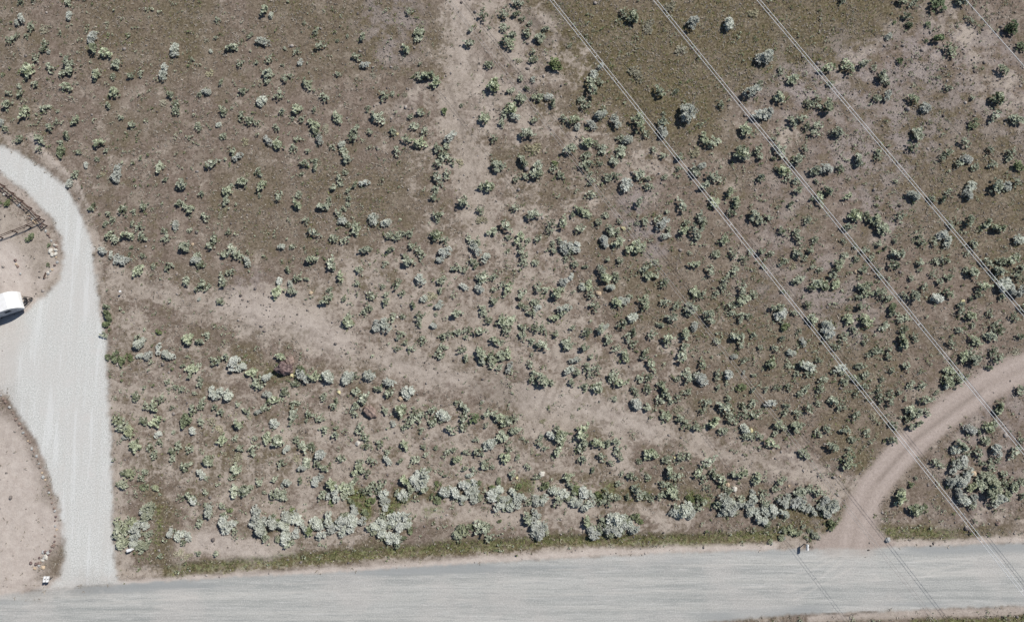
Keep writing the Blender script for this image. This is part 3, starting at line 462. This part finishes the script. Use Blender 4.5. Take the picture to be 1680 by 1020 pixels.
CELLS = [
 ['in the upper left corner of the field','above the driveway bend near the top edge','in the thin grass at the top edge','left of the bare wash at the top','right of the bare wash under the wires','in the olive grass between the power lines','at the upper right by the single wire'],
 ['on the bank above the driveway bend','right of the driveway bend','in the open grass left of the wash','along the left side of the wash','where the wash narrows','below the olive grass','on the stony slope at the upper right edge'],
 ['beside the driveway opposite the rail fences','in the field right of the fences','around the grassy hollow left of centre','along the wash above the photo centre','in the dense brush right of the wash','between the two left power lines','below the rightmost double wires'],
 ['beside the driveway by the white stake','at the left end of the dirt trail','around the purple stone patch','around the photo centre','in the dense brush right of centre','under the middle power line','at the right edge above the curved track'],
 ['beside the lower driveway','around the reddish boulder','around the brown boulder below the trail','where the side path meets the trail','above the dirt trail right of centre','left of the curved dirt track','inside the bend of the curved dirt track'],
 ['at the road corner by the driveway mouth','in the silver thicket left of the road ditch','in the silver thicket above the road','in the hedge above the road, centre','in the hedge left of the track mouth','by the mailbox and track mouth','in the brush right of the track mouth'],
]
ORD = ['first','second','third','fourth','fifth','sixth','seventh','eighth','ninth','tenth','eleventh','twelfth','thirteenth','fourteenth','fifteenth','sixteenth',
       'seventeenth','eighteenth','nineteenth','twentieth','twenty-first','twenty-second','twenty-third','twenty-fourth','twenty-fifth','twenty-sixth','twenty-seventh','twenty-eighth','twenty-ninth','thirtieth']
def size_word(r): return 'very large' if r > 1.5 else 'large' if r > 1.2 else 'middling' if r > .85 else 'small'
WORDS = {'g': ('grey-green sagebrush', 'sagebrush', 'larger grey-green sagebrush across the field', 300), 'w': ('silvery pale bush', 'bush', 'silvery bushes across the field', 300),
         'y': ('bright green bush', 'bush', 'bright green bushes', 300), 'l': ('yellow-grey leafy bush', 'bush', 'yellow-grey leafy bushes', 300),
         'd': ('dark green bush', 'bush', 'dark green bushes on the upper slope', 300), 'p': ('flat dry straw-coloured bush', 'bush', 'flat dry bushes', 300)}
rest = []
for k, (word, cat, grp, cap) in WORDS.items():
    L = [p for p in plants if p['k'] == k]; L.sort(key=lambda p: -p['r']); inview = L[:cap]; rest += L[cap:]
    cells = {}
    for p in inview:
        c = (min(5, max(0, int(p['py']//170))), min(6, max(0, int(p['px']//240)))); cells.setdefault(c, []).append(p)
    for c, ps in cells.items():
        ps.sort(key=lambda p: p['px'])
        for i, p in enumerate(ps):
            o = bpy.data.objects.new(KIND_NAME[k], random.choice(PROTO[k]))
            o.location = (p['x'], p['y'], zof(p['x'], p['y'])-.02); o.rotation_euler = (0, 0, random.uniform(0, 6.283))
            s = p['r']; o.scale = (s*random.uniform(.92, 1.1), s*random.uniform(.92, 1.1), s*random.uniform(.7, .95))
            n = 'only one' if len(ps) == 1 else ORD[i]+' from left'
            lab = f"{size_word(p['r'])} {word}, {n} {CELLS[c[0]][c[1]]}"
            if len(lab.split()) > 16: lab = lab.replace(' of the curved', ' of').replace('flat dry straw-coloured', 'flat straw-coloured').replace(' from left', ' from left', 1).replace('the ', '', 1)
            tag(link(o), ' '.join(lab.split()[:16]), cat, grp)
for p in list(plants):
    if p['py'] > 765 and p['k'] in 'wl' and p['px'] < 1400:                 # the hedge by the road is filled in below with lower growth
        a = random.uniform(0, 6.283); d = p['r']*random.uniform(.7, 1.05)
        rest.append(dict(x=p['x']+d*math.cos(a), y=p['y']+d*.7*math.sin(a), r=p['r']*random.uniform(.5, .8), k=random.choice('wwglg')))
# yellow-green mullein tufts by the mailbox are plants of the same builder
# the remaining few hundred small sagebrush, and those just beyond the picture, are one mass
for _ in range(900):
    x, y = random.uniform(-86, 86), random.uniform(-48, 72); px, py = map(float, sheet(x, y))
    if -8 < px < 1688 and -8 < py < 1028: continue
    X, Y = np.array([px]), np.array([py])
    if sdf(X, Y, ROAD)[0] < 18 or sdf(X, Y, DRIVE)[0] < 14 or seg_dist(X, Y, TRACK)[0] < 45 or (px < 0 and py > 230): continue
    rest.append(dict(x=x, y=y, r=random.uniform(.55, 1.15), k=random.choice('ggggw')))
def mass(name, items, label, cat):
    Vs, Fs, Ts, Ms, o = [], [], [], [], 0
    kinds = sorted({p['k'] for p in items}); mats = [LM[k] for k in kinds]+[WOODY]
    for p in items:
        V, F, T, mi = random.choice(LITE[p['k']]); a = random.uniform(0, 6.283); ca, sa = math.cos(a), math.sin(a); r = p['r']
        R = np.array([[ca, -sa, 0], [sa, ca, 0], [0, 0, random.uniform(.7, .95)]])*r
        Vs.append(V@R.T+np.array([p['x'], p['y'], zof(p['x'], p['y'])-.02])); Fs.append(F+o); o += len(V)
        Ts.append(np.clip(T+random.uniform(-.18, .18), 0, 1)); Ms.append(np.where(mi == 1, len(kinds), kinds.index(p['k'])))
    me = np_mesh(name, np.concatenate(Vs), np.concatenate(Fs), mats, {'tint': np.concatenate(Ts)[:, None]}, False, np.concatenate(Ms))
    tag(link(bpy.data.objects.new(name, me)), label, cat, kind='stuff')
mass('low_sagebrush', rest, 'scattered small grey-green sagebrush filling the field between the larger bushes', 'scrub')

def seedlings():
    rng = np.random.default_rng(77); n = 30000; x = rng.uniform(-84, 84, n); y = rng.uniform(-47, 68, n); f, px, py = fields(x, y)
    clear = (1-np.maximum(np.maximum(f['road'], f['drive']), f['track']))*(1-f['sand'])
    clump = sstep(.42, .62, fbm(x*.22, y*.22, 91))
    zone = .5+.5*(1-sstep(40, 260, seg_dist(px, py, [(250,740),(560,760),(800,760)])))+.45*(1-sstep(60, 330, seg_dist(px, py, [(1000,450),(1400,520),(1300,620)])))
    sel = (rng.uniform(0, 1, n) < clear*(1-.75*f['bare'])*zone*(.25+.75*clump)*1.3) & ~((px < 110) & (py > 240)) & (sdf(px, py, ROAD) > 6) & (sdf(px, py, DRIVE) > 3); items = []
    protos = {k: [shrub_arrays(np.random.default_rng(ord(k)*7+i), k, 7, 7) for i in range(6)] for k in 'gyp'}
    for X, Y, u, r in zip(x[sel], y[sel], rng.uniform(0, 1, sel.sum()), rng.gamma(3, .085, sel.sum())+.10):
        items.append(dict(x=X, y=Y, r=min(r, .6), k='g' if u < .5 else 'y' if u < .68 else 'p'))
    return items, protos
small_items, small_protos = seedlings()
LITE_KEEP = LITE; LITE = small_protos
mass('low_scrub_seedlings', small_items, 'ankle-high green and straw-coloured scrub seedlings scattered through the brush', 'scrub')
LITE = LITE_KEEP

# ------------------------------------------------------------------ grass and loose stones (uncountable)
def scatter(n, seed):
    rng = np.random.default_rng(seed); x = rng.uniform(-84, 84, n); y = rng.uniform(-47, 68, n)
    f, px, py = fields(x, y); return rng, x, y, f, px, py
GRASS_M = leaf_mat('grass_blades', (.18,.15,.105), (.52,.455,.37)); GREEN_M = leaf_mat('green_grass_blades', (.07,.085,.03), (.33,.34,.16))
rng, x, y, f, px, py = scatter(150000, 3)
clear = 1-np.maximum(np.maximum(f['road'], f['drive']), f['track'])
dens = clear*(1-f['bare']*.9)*(1-f['sand'])*(.14+.45*f['olive']+.5*f['green']+.6*sstep(.45, .7, fbm(x*.3, y*.3, 71))*.8)
def tufts(name, sel, m, size, label, cat, seed):
    rng = np.random.default_rng(seed); X, Y = x[sel], y[sel]; n = len(X); Z = relief(X, Y); s = size*rng.uniform(.5, 1.5, n); Vs, Ts = [], []
    for b in range(3):
        a = rng.uniform(0, 6.283, n); lean = rng.uniform(.4, 1.3, n); d = np.stack([np.cos(a)*lean, np.sin(a)*lean, np.ones(n)*.7], 1)*s[:, None]
        side = np.stack([-np.sin(a), np.cos(a), np.zeros(n)], 1)*(s*.24)[:, None]; p0 = np.stack([X, Y, Z-.01], 1)+rng.normal(0, .03, (n, 3))*[1, 1, 0]
        Vs.append(np.stack([p0-side, p0+side, p0+d], 1).reshape(-1, 3)); Ts.append(np.repeat(rng.uniform(0, 1, n), 3))
    V = np.concatenate(Vs); me = np_mesh(name, V, np.arange(len(V)).reshape(-1, 3), [m], {'tint': np.concatenate(Ts)[:, None]})
    tag(link(bpy.data.objects.new(name, me)), label, cat, kind='stuff')
u = rng.uniform(0, 1, len(x)); grn = rng.uniform(0, 1, len(x)) < (.03+.40*f['olive']+.8*f['green'])
tufts('dry_grass', (u < dens) & ~grn, GRASS_M, .24, 'thin straw-coloured grass between the bushes', 'grass', 5)
tufts('green_grass', (u < dens) & grn, GREEN_M, .20, 'short olive green grass on the slope and along the ditch', 'grass', 6)
ico = bmesh.new(); bmesh.ops.create_icosphere(ico, subdivisions=1, radius=1.0); ico.verts.ensure_lookup_table()
IV = np.array([v.co[:] for v in ico.verts]); IF = np.array([[v.index for v in fc.verts] for fc in ico.faces]); ico.free()
STONE_M = leaf_mat('stones', (.14,.115,.105), (.50,.44,.39)); PALE_M = leaf_mat('pale_stones', (.36,.29,.22), (.66,.60,.50), vary=.12)
rng, x, y, f, px, py = scatter(60000, 9)
clear = 1-np.maximum(np.maximum(f['road'], f['drive']), f['track']*.9)
sel = rng.uniform(0, 1, len(x)) < clear*(.08+.75*f['rocky']+.10*f['bare'])*.75
X, Y = x[sel], y[sel]; n = len(X); s = rng.gamma(2.2, .034, n)+.025
q = rng.uniform(.6, 1.3, (n, 3))*s[:, None]; q[:, 2] *= .7
V = (IV[None]*q[:, None]*rng.uniform(.75, 1.2, (n, len(IV), 1))+np.stack([X, Y, relief(X, Y)+q[:, 2]*.3], 1)[:, None]).reshape(-1, 3)
Fc = (IF[None]+(np.arange(n)*len(IV))[:, None, None]).reshape(-1, 3)
tint = np.repeat(np.clip(rng.normal(.45, .3, n), 0, 1), len(IV))[:, None]
tag(link(bpy.data.objects.new('loose_stones', np_mesh('loose_stones', V, Fc, [STONE_M], {'tint': tint}))), 'small loose stones strewn over the bare and rocky soil', 'stones', kind='stuff')

# ------------------------------------------------------------------ boulders
def rock_mesh(name, mat, seed, sub=3, rough=.28):
    bm = bmesh.new(); bmesh.ops.create_icosphere(bm, subdivisions=sub, radius=1.0); r = np.random.default_rng(seed)
    pl = r.normal(0, 1, (9, 3)); pl /= np.linalg.norm(pl, axis=1)[:, None]; dd = r.uniform(.62, .95, 9)
    for v in bm.verts:
        p = np.array(v.co); 
        for nrm, d in zip(pl, dd):
            t = p@nrm
            if t > d: p = p-nrm*(t-d)*.9
        p *= 1+rough*.6*float(np.sin(p@pl[0]*6+seed)*np.sin(p@pl[1]*8))+rough*.25*float(np.sin(p@pl[2]*19)*np.sin(p@pl[3]*23)); v.co = p
    for v in bm.verts:
        if v.co.z < -.45: v.co.z = -.45
    me = bpy.data.meshes.new(name); bm.to_mesh(me); bm.free(); me.materials.append(mat); me['s'] = seed
    return me
RM = {'red': plain_mat('reddish_rock', (.06,.038,.038), .95, nscale=3, col2=(.25,.185,.17)), 'brown': plain_mat('brown_rock', (.16,.115,.095), .95, nscale=3, col2=(.33,.25,.21)),
      'tan': plain_mat('tan_rock', (.42,.32,.22), .95, nscale=4, col2=(.60,.48,.34)), 'white': plain_mat('pale_rock', (.46,.43,.37), .95, nscale=4, col2=(.66,.63,.56)),
      'grey': plain_mat('grey_rock', (.30,.30,.29), .95, nscale=4, col2=(.48,.48,.46)), 'yellow': plain_mat('yellowish_rock', (.48,.43,.22), .95, nscale=4, col2=(.66,.60,.38))}
BOULD = [(465,603,1.45,'red','large reddish lava boulder beside a silvery bush below the trail',.72,.7),(474,592,.75,'brown','purplish brown rock leaning on the large reddish boulder',1,.8),
 (607,675,1.15,'brown','brown boulder with a black shadow between bushes below the trail',.75,.6),(657,653,.5,'tan','tan rock with a rusty side under a silvery bush',1,.9),
 (510,480,.42,'tan','single tan rock on the pale bare ground above the trail',1.2,.8),(982,481,.55,'tan','tan boulder below a dark grey bush right of the photo centre',1,.8),
 (932,459,.5,'white','white rock in the middle of a grey bush near the photo centre',1,.7),(1023,374,.55,'yellow','yellowish rock beside a wide bush right of centre',.7,.7),
 (652,220,.28,'yellow','small round yellowish rock beside a bush left of the wash',1,.8),(478,616,.42,'yellow','yellow rock at the foot of the large reddish boulder',1,.8),
 (556,643,.4,'yellow','yellowish rock in a low bush right of the reddish boulder',1,.7),(587,727,.5,'white','white rock in the lower brush beneath the brown boulder',1,.7),
 (651,520,.28,'white','small white rock beside a silvery bush left of centre',1,.6),(889,777,.62,'white','white rock beside a dark bush above the road hedge',.9,.7),
 (1457,885,.55,'grey','grey boulder on the road edge right of the track mouth',1,.8),(1637,858,.3,'brown','lone brown rock between the wires and road at lower right',1,.8),
 (1597,777,.65,'tan','tan boulder between the silvery bushes at lower right',1,.7),(1205,802,.55,'white','pale rock at the top of the road hedge',1.1,.8),(1194,795,.4,'tan','small tan rock beside the pale rock in the hedge',1,.8),
 (848,804-20,.3,'yellow','small yellowish rock above the silver thicket',1,.7),(1236,801-3,.0,'tan','',1,1),(199,385,.5,'tan','tan rock between two bushes right of the driveway',.7,.6),
 (195,393,.35,'white','white rock under the bush right of the driveway',1.2,.6),(316,401,.32,'tan','small tan rock on top of a bush left of centre',1,.8),(79,84,.32,'tan','small tan rock at the foot of an upper left bush',1,.6),
 (48,121,.28,'white','small white rock at the foot of a far left bush',1,.7),(346,84,.26,'tan','small round tan rock in the upper left grass',1,.7),(1467,473,.0,'tan','',1,1),(1472,482,.0,'tan','',1,1),
 (1580,494,.45,'yellow','yellowish rock topping a dark bush at right under the middle wires',.8,.8),(1404,446,.4,'tan','small tan rock left of the middle wires',1,.8),(1223,707-8,.0,'tan','',1,1),
 (955,78,.0,'tan','',1,1),(1100,655-1,.35,'tan','tan pebble-like rock under a grey bush above the trail',1.2,.6),(1080,750-30,.0,'tan','',1,1),(1232,706,.5,'yellow','yellowish rock within a bush above the trail right of centre',.8,.9),
 (1107,750,.28,'yellow','small yellowish rock between two bushes beneath the trail',1,.8),(1295,797,.3,'tan','small tan rock at the top of the last silver hedge bush',1,.8),
 (897,141-14,.0,'tan','',1,1),(1378,781,.22,'tan','small tan rock where the trail ends near the curved track',1,.8)]
for i, (px, py, r, c, lab, sy, sz) in enumerate(BOULD):
    if c not in ('red', 'brown'): r *= .72
    if r <= 0: continue
    gx, gy = ground_xy(px, py, r*.4); o = bpy.data.objects.new('boulder' if r > .6 else 'rock', rock_mesh('boulder', RM[c], i+1))
    o.location = (gx, gy, zof(gx, gy)+.32*r*sz); o.scale = (r, r*sy, r*sz); o.rotation_euler = (0, 0, i*1.3)
    tag(link(o), lab, 'rock')

# ------------------------------------------------------------------ mesh kit for made things
class MB:
    def __init__(s): s.bm = bmesh.new()
    def box(s, c, size, bevel=0., rot=None):
        r = bmesh.ops.create_cube(s.bm, size=1.0); vs = r['verts']; bmesh.ops.scale(s.bm, verts=vs, vec=size)
        if bevel:
            es = list({e for v in vs for e in v.link_edges}); rb = bmesh.ops.bevel(s.bm, geom=es, offset=bevel, segments=3, affect='EDGES', profile=.5)
            vs = list({v for f_ in rb['faces'] for v in f_.verts} | {v for v in vs if v.is_valid})
        if rot is not None: bmesh.ops.rotate(s.bm, verts=vs, cent=(0, 0, 0), matrix=rot)
        bmesh.ops.translate(s.bm, verts=vs, vec=c); return s
    def tube(s, a, b, r, seg=8, r2=None):
        a, b = Vector(a), Vector(b); d = b-a
        m = Matrix.Translation((a+b)/2)@d.to_track_quat('Z', 'Y').to_matrix().to_4x4()
        bmesh.ops.create_cone(s.bm, cap_ends=True, segments=seg, radius1=r, radius2=r if r2 is None else r2, depth=d.length, matrix=m); return s
    def poly_prism(s, prof, axis_y0, axis_y1):            # profile in XZ pulled along Y
        a = [s.bm.verts.new((p[0], axis_y0, p[1])) for p in prof]; b = [s.bm.verts.new((p[0], axis_y1, p[1])) for p in prof]
        s.bm.faces.new(a); s.bm.faces.new(b[::-1])
        for i in range(len(prof)): j = (i+1) % len(prof); s.bm.faces.new((a[i], b[i], b[j], a[j]))
        return s
    def build(s, name, mat, parent=None, smooth=False, loc=None):
        bmesh.ops.recalc_face_normals(s.bm, faces=s.bm.faces)
        me = bpy.data.meshes.new(name); s.bm.to_mesh(me); s.bm.free(); me.materials.append(mat)
        if smooth:
            for p in me.polygons: p.use_smooth = True
        o = bpy.data.objects.new(name, me)
        if loc: o.location = loc
        return link(o, parent)
WHITE = plain_mat('white_paint', (.80,.80,.79), .35, nscale=2.5, col2=(.74,.74,.72)); SIDING = plain_mat('pale_grey_siding', (.40,.43,.48), .4); GLASS = plain_mat('dark_glass', (.02,.025,.03), .08, spec=.6)
BLACK = plain_mat('black_steel', (.02,.02,.022), .5); RUBBER = plain_mat('rubber', (.02,.02,.02), .85); STRIPE = plain_mat('grey_stripe', (.10,.12,.16), .45); METAL = plain_mat('galvanised', (.55,.56,.57), .4, .7)
WOOD = plain_mat('weathered_rail_wood', (.05,.03,.024), .9, nscale=8, col2=(.11,.065,.05)); POSTW = plain_mat('grey_post_wood', (.16,.135,.11), .9, nscale=8, col2=(.25,.21,.18))

# ------------------------------------------------------------------ travel trailer, nose to the right
fx, fy = map(float, ground_xy(42.5, 506, .7)); ang = math.radians(19.5)
T = empty('travel_trailer', (0, 0, 0), ang)                      # local x to the nose, y to the upper long side
Wt, Lt, Hb, Ht = 2.5, 7.4, .62, 2.95
nose_low = Vector((fx, fy, 0)); rotm = Matrix.Rotation(ang, 3, 'Z'); T.location = nose_low-rotm@Vector((Lt/2, -Wt/2, 0))
tag(T, 'white travel trailer with grey striped side parked on the dirt yard', 'trailer')
prof = [(-Lt/2, Hb), (Lt/2-.25, Hb), (Lt/2, Hb+.35), (Lt/2+.02, 1.7), (Lt/2-.16, 2.35), (Lt/2-.55, 2.78), (Lt/2-.95, Ht-.05), (-Lt/2+.3, Ht-.05), (-Lt/2, Ht-.35)]
MB().poly_prism(prof, -Wt/2, Wt/2).build('body', SIDING, T)
cap = [(Lt/2-.25, Hb+.02), (Lt/2+.015, Hb+.36), (Lt/2+.035, 1.7), (Lt/2-.145, 2.36), (Lt/2-.54, 2.80), (Lt/2-.95, Ht-.02), (Lt/2-.97, Ht-.06), (Lt/2-.58, 2.74), (Lt/2-.2, 2.3), (Lt/2-.04, 1.7), (Lt/2-.05, Hb+.4), (Lt/2-.28, Hb+.05)]
MB().poly_prism(cap, -Wt/2-.012, Wt/2+.012).build('nose_cap', WHITE, T)
rf = MB().box((-.48, 0, Ht-.02), (Lt-.98, Wt+.03, .09), .035); rf.build('roof', WHITE, T)
v1 = MB().box((1.2, .2, Ht+.07), (.40, .40, .13), .03).build('roof_vent', WHITE, T); MB().box((-1.2, 0, Ht+.14), (.95, .7, .26), .06).build('air_conditioner', WHITE, T)
for z, h in ((1.55, .16), (2.28, .06), (1.05, .10)): MB().box((-.25, -Wt/2-.006, z), (Lt-1.1, .012, h)).build('stripe', STRIPE, T)
for xx, w in ((1.9, .75), (-.2, 1.0), (-2.4, .7)):
    fr = MB().box((xx, -Wt/2-.018, 1.98), (w+.10, .03, .58), .01).build('window', BLACK, T); MB().box((xx, -Wt/2-.040, 1.98), (w, .014, .48)).build('pane', GLASS, fr)
MB().box((.85, -Wt/2-.02, 1.55), (.68, .03, 1.75), .01).build('door', SIDING, T)
MB().box((Lt/2+.55, 0, .50), (1.3, .09, .1)).tube((Lt/2-.2, .75, .5), (Lt/2+1.15, .04, .5), .05).tube((Lt/2-.2, -.75, .5), (Lt/2+1.15, -.04, .5), .05).build('hitch', BLACK, T)
MB().tube((Lt/2+.95, 0, 0), (Lt/2+.95, 0, .75), .04).build('jack', BLACK, T)
for yy in (-.19, .19): MB().tube((Lt/2+.33, yy, .55), (Lt/2+.33, yy, 1.0), .15, 16).tube((Lt/2+.33, yy, 1.0), (Lt/2+.33, yy, 1.08), .15, 16, .05).build('gas_bottle', BLACK, T)
for xx in (-.55, -1.40):
    for yy in (-1.13, 1.13):
        wl = MB().tube((xx, yy-.11, .35), (xx, yy+.11, .35), .35, 20).build('wheel', RUBBER, T); MB().tube((xx, yy-.125, .35), (xx, yy+.125, .35), .19, 14).build('rim', METAL, wl)
MB().box((-.1, 0, Hb-.09), (Lt-.7, 1.7, .16)).build('chassis', BLACK, T)

# ------------------------------------------------------------------ rail fences of the yard
def fence(pts, label, n):
    x, y = ground_xy([p[0] for p in pts], [p[1] for p in pts], 1.0); P = [Vector((a, b, 0)) for a, b in zip(x, y)]
    cum = [0];
    for a, b in zip(P[:-1], P[1:]): cum.append(cum[-1]+(b-a).length)
    def at(s):
        for i in range(len(P)-1):
            if s <= cum[i+1] or i == len(P)-2: return P[i].lerp(P[i+1], (s-cum[i])/(cum[i+1]-cum[i]))
    base = at(0).copy(); o = empty('rail_fence', base); tag(o, label, 'fence', 'dark wooden rail fences of the yard'); pos = [at(cum[-1]*i/n)-base for i in range(n+1)]
    for p in pos: MB().tube(p+Vector((0, 0, -.1)), p+Vector((0, 0, 1.28)), .085, 10).build('post', WOOD, o)
    for a, b in zip(pos[:-1], pos[1:]):
        for z, r in ((1.15, .05), (.70, .045)):
            MB().tube(a+Vector((0, 0, z)), b+Vector((0, 0, z+random.uniform(-.03, .03))), r, 8).build('rail', WOOD, o)
fence([(-45,268),(0,302),(10,310),(27,324),(43,337),(56,350),(66,362),(70,368)], 'dark rail fence curving along the inner edge of the gravel driveway', 8)
fence([(-50,405),(0,387),(9,383),(31,375),(51,367),(66,359)], 'straight dark rail fence running left from the corner of the curved fence', 5)

# ------------------------------------------------------------------ rows of edging stones
stone_me = [rock_mesh('edging_stone', RM[c], 200+i, 2) for i, c in enumerate(('brown', 'red', 'brown', 'tan', 'grey'))]
def edging(pts, label, group, step=.42, s=(.13, .24), wob=.08):
    x, y = ground_xy([p[0] for p in pts], [p[1] for p in pts]); 
    for i in range(len(pts)-1):
        a, b = Vector((x[i], y[i], 0)), Vector((x[i+1], y[i+1], 0)); n = max(1, int((b-a).length/step))
        for j in range(n):
            p = a.lerp(b, (j+random.random()*.5)/n)+Vector((random.gauss(0, wob), random.gauss(0, wob), 0)); o = bpy.data.objects.new('edging_stone', random.choice(stone_me))
            r = random.uniform(*s); o.scale = (r, r*random.uniform(.7, 1.2), r*.8); o.location = (p.x, p.y, .03+r*.25); o.rotation_euler = (0, 0, random.uniform(0, 6.28)); tag(link(o), label, 'stone', group)
edging([(0,311),(10,318),(20,327),(28,334),(38,343),(48,356),(57,366)], 'small dark stone in the dashed row just inside the curved rail fence', 'stones in the row inside the curved fence', .5)
edging([(68,372),(78,383),(85,393),(91,402),(94,415),(94,428),(88,440),(80,449),(72,458)], 'small stone in the curved border below the fence corner', 'stones of the border below the fence corner', .5)
edging([(24,427),(29,438),(33,448),(39,456)], 'small stone in the short row above the trailer', 'stones of the short row above the trailer', .55)
edging([(0,646),(10,660),(22,676),(30,692),(42,712),(55,738),(64,758),(75,785),(84,815),(91,845),(93,868),(92,885),(88,900)], 'small reddish stone in the long curved border left of the lower driveway', 'stones of the long curved border by the driveway', .62)
edging([(84,892),(76,908),(68,922),(56,934)], 'stone in the loose heap at the lower end of the long border', 'stones of the loose heap by the mailboxes', .22, (.16, .3), .35)
for i, (px, py, r) in enumerate(((91,402,.3),(84,412,.45),(86,418,.35),(92,410,.3),(92,417,.35),(76,913,.4),(71,918,.3),(8,340-21,.3),(57,363,.35),(59,366,.3),(79,447,.25))):
    gx, gy = ground_xy(px, py); o = bpy.data.objects.new('rock', rock_mesh('rock', RM['white' if i not in (8, 9) else 'tan'], 300+i)); o.location = (gx, gy, r*.3); o.scale = (r, r*.7, r*.6); o.rotation_euler = (0, 0, i)
    tag(link(o), ('pale rock at the top of the cluster by the border below the fence','largest pale rock of the cluster below the fence corner','lowest left pale rock of the cluster below the fence corner','right-hand upper pale rock of the cluster beside the border',
     'right-hand lower pale rock of the cluster beside the border','larger white rock in the loose stone heap','smaller white rock in the loose stone heap','white rock in the dashed row inside the curved fence','orange-tan rock left of the fence corner','smaller tan rock beside the fence corner','pale rock at the foot of the border above the trailer')[i], 'rock')
gx, gy = ground_xy(73, 452); MB().tube((0, -.45, .1), (.25, .45, .16), .13, 10, .09).build('driftwood_log', WOOD, None, True, (float(gx), float(gy), 0)); tag(bpy.data.objects['driftwood_log'], 'short dark log lying on the sandy border above the trailer', 'log')

# ------------------------------------------------------------------ mailboxes, stake, utility box
def mailbox(px, py, ang, label, group=None, w=.30, l=.78, h=.34, arm=0.):
    x, y = ground_xy(px, py, 1.25); o = empty('mailbox', (float(x), float(y), 0), ang); tag(o, label, 'mailbox', group)
    n = 10; prof = [(-w/2, 1.02), (w/2, 1.02)]+[(w/2*math.cos(math.pi*i/n), 1.02+h-w/2+w/2*math.sin(math.pi*i/n)) for i in range(n+1)]
    MB().poly_prism(prof, -l/2, l/2).build('box', WHITE, o, False)
    MB().poly_prism([(p[0]*1.04, 1.02+(p[1]-1.02)*1.03) for p in prof], -l/2-.025, -l/2-.003).build('door', WHITE, o)
    MB().box((0, arm, .5), (.10, .10, 1.03), .01).box((0, arm*.5, .98), (.09, abs(arm)+.5, .07)).build('post', POSTW, o)
    MB().box((w/2+.012, .05, 1.28), (.015, .05, .22)).box((w/2+.012, .05, 1.42), (.015, .16, .08)).build('flag', BLACK, o)
mailbox(1325.3, 897.5, math.radians(-4), 'white mailbox on a post where the dirt track meets the road', arm=.22)
mailbox(72.3, 949.5, math.radians(-6), 'left one of the two white mailboxes at the driveway mouth', 'pair of white mailboxes', l=.72)
mailbox(77.3, 949.5, math.radians(-6), 'right one of the two white mailboxes at the driveway mouth', 'pair of white mailboxes', l=.72)
x, y = ground_xy(197, 478, .9); st = empty('marker_stake', (float(x), float(y), 0)); tag(st, 'thin white-topped marker stake casting a thin shadow beside the driveway', 'stake')
MB().tube((0, 0, -.05), (0, 0, .85), .035, 8).build('shaft', POSTW, st); MB().tube((0, 0, .85), (0, 0, 1.0), .17, 12, .13).build('cap', WHITE, st)
x, y = ground_xy(214, 901, .5); ub = empty('utility_box', (float(x), float(y), 0), .3); tag(ub, 'small white utility box at the edge of the pale bush near the driveway mouth', 'utility box')
MB().box((0, 0, .45), (.58, .34, .9), .03).build('cabinet', WHITE, ub); MB().box((0, 0, .93), (.64, .40, .07), .02).build('lid', WHITE, ub)

# ------------------------------------------------------------------ power line: bundles of two conductors held apart by spacers
WIRE = plain_mat('bare_aluminium_wire', (.88,.88,.86), .5, 0., .6); SHADOW_WIRE = plain_mat('ground_toned_wire', (.50,.46,.42), .8)  # second wire is toned like the ground so the added pair hardly shows
def wire_pts(a, b, z, off=0.0, ext=70.0, n=24, sag=.35):
    A = Vector((*map(float, ground_xy(*a, z)), z)); B = Vector((*map(float, ground_xy(*b, z)), z)); d = (B-A).normalized(); s = Vector((-d.y, d.x, 0))*off
    A2, B2 = A-d*ext, B+d*ext; mid = .5
    return [A2.lerp(B2, i/n)+s+Vector((0, 0, sag*((2*i/n-1)**2-.35))) for i in range(n+1)]
def conductor(name, pts, r, mat, parent):
    mb = MB(); ring = []
    for p in pts:
        ring.append([mb.bm.verts.new(p+Vector((r*math.cos(t*math.pi/3), r*math.sin(t*math.pi/3)*.8, r*math.sin(t*math.pi/3)))) for t in range(6)])
    for A_, B_ in zip(ring[:-1], ring[1:]):
        for i in range(6): mb.bm.faces.new((A_[i], A_[(i+1) % 6], B_[(i+1) % 6], B_[i]))
    return mb.build(name, mat, parent, True)
def bundle(a, b, z, label, mat=WIRE, double=True, r=.030, gap=.20, grp='double power lines crossing the field'):
    o = empty('power_line', (0, 0, 0)); tag(o, label, 'power line', grp)
    offs = (-gap, gap) if double else (0,)
    P = [wire_pts(a, b, z+(.05 if k else -.05), k, 70) for k in offs]
    for p in P: conductor('wire', p, r, mat, o)
    if double:
        for i in range(2, 24, 3):
            MB().tube(P[0][i], P[1][i], .022, 8).build('spacer', mat, o)
bundle((905,0), (1680,973), 8.3, 'leftmost bright double wire of the power lines, crossing down to the road')
bundle((1075,0), (1680,741), 8.3, 'middle bright double wire crossing above the curved dirt track')
bundle((1245,0), (1678,512), 8.3, 'third bright double wire from left, leaving at the right edge')
bundle((1586,0), (1680,107), 8.3, 'single bright wire across the upper right corner', double=False, grp=None)
bundle((736,0), (1440,897), 8.3, 'unseen ground-coloured double wire left of the bright ones, added for its shadow', mat=SHADOW_WIRE, r=.022)  # unseen pair, added to cast the leftmost wire shadow on field and road
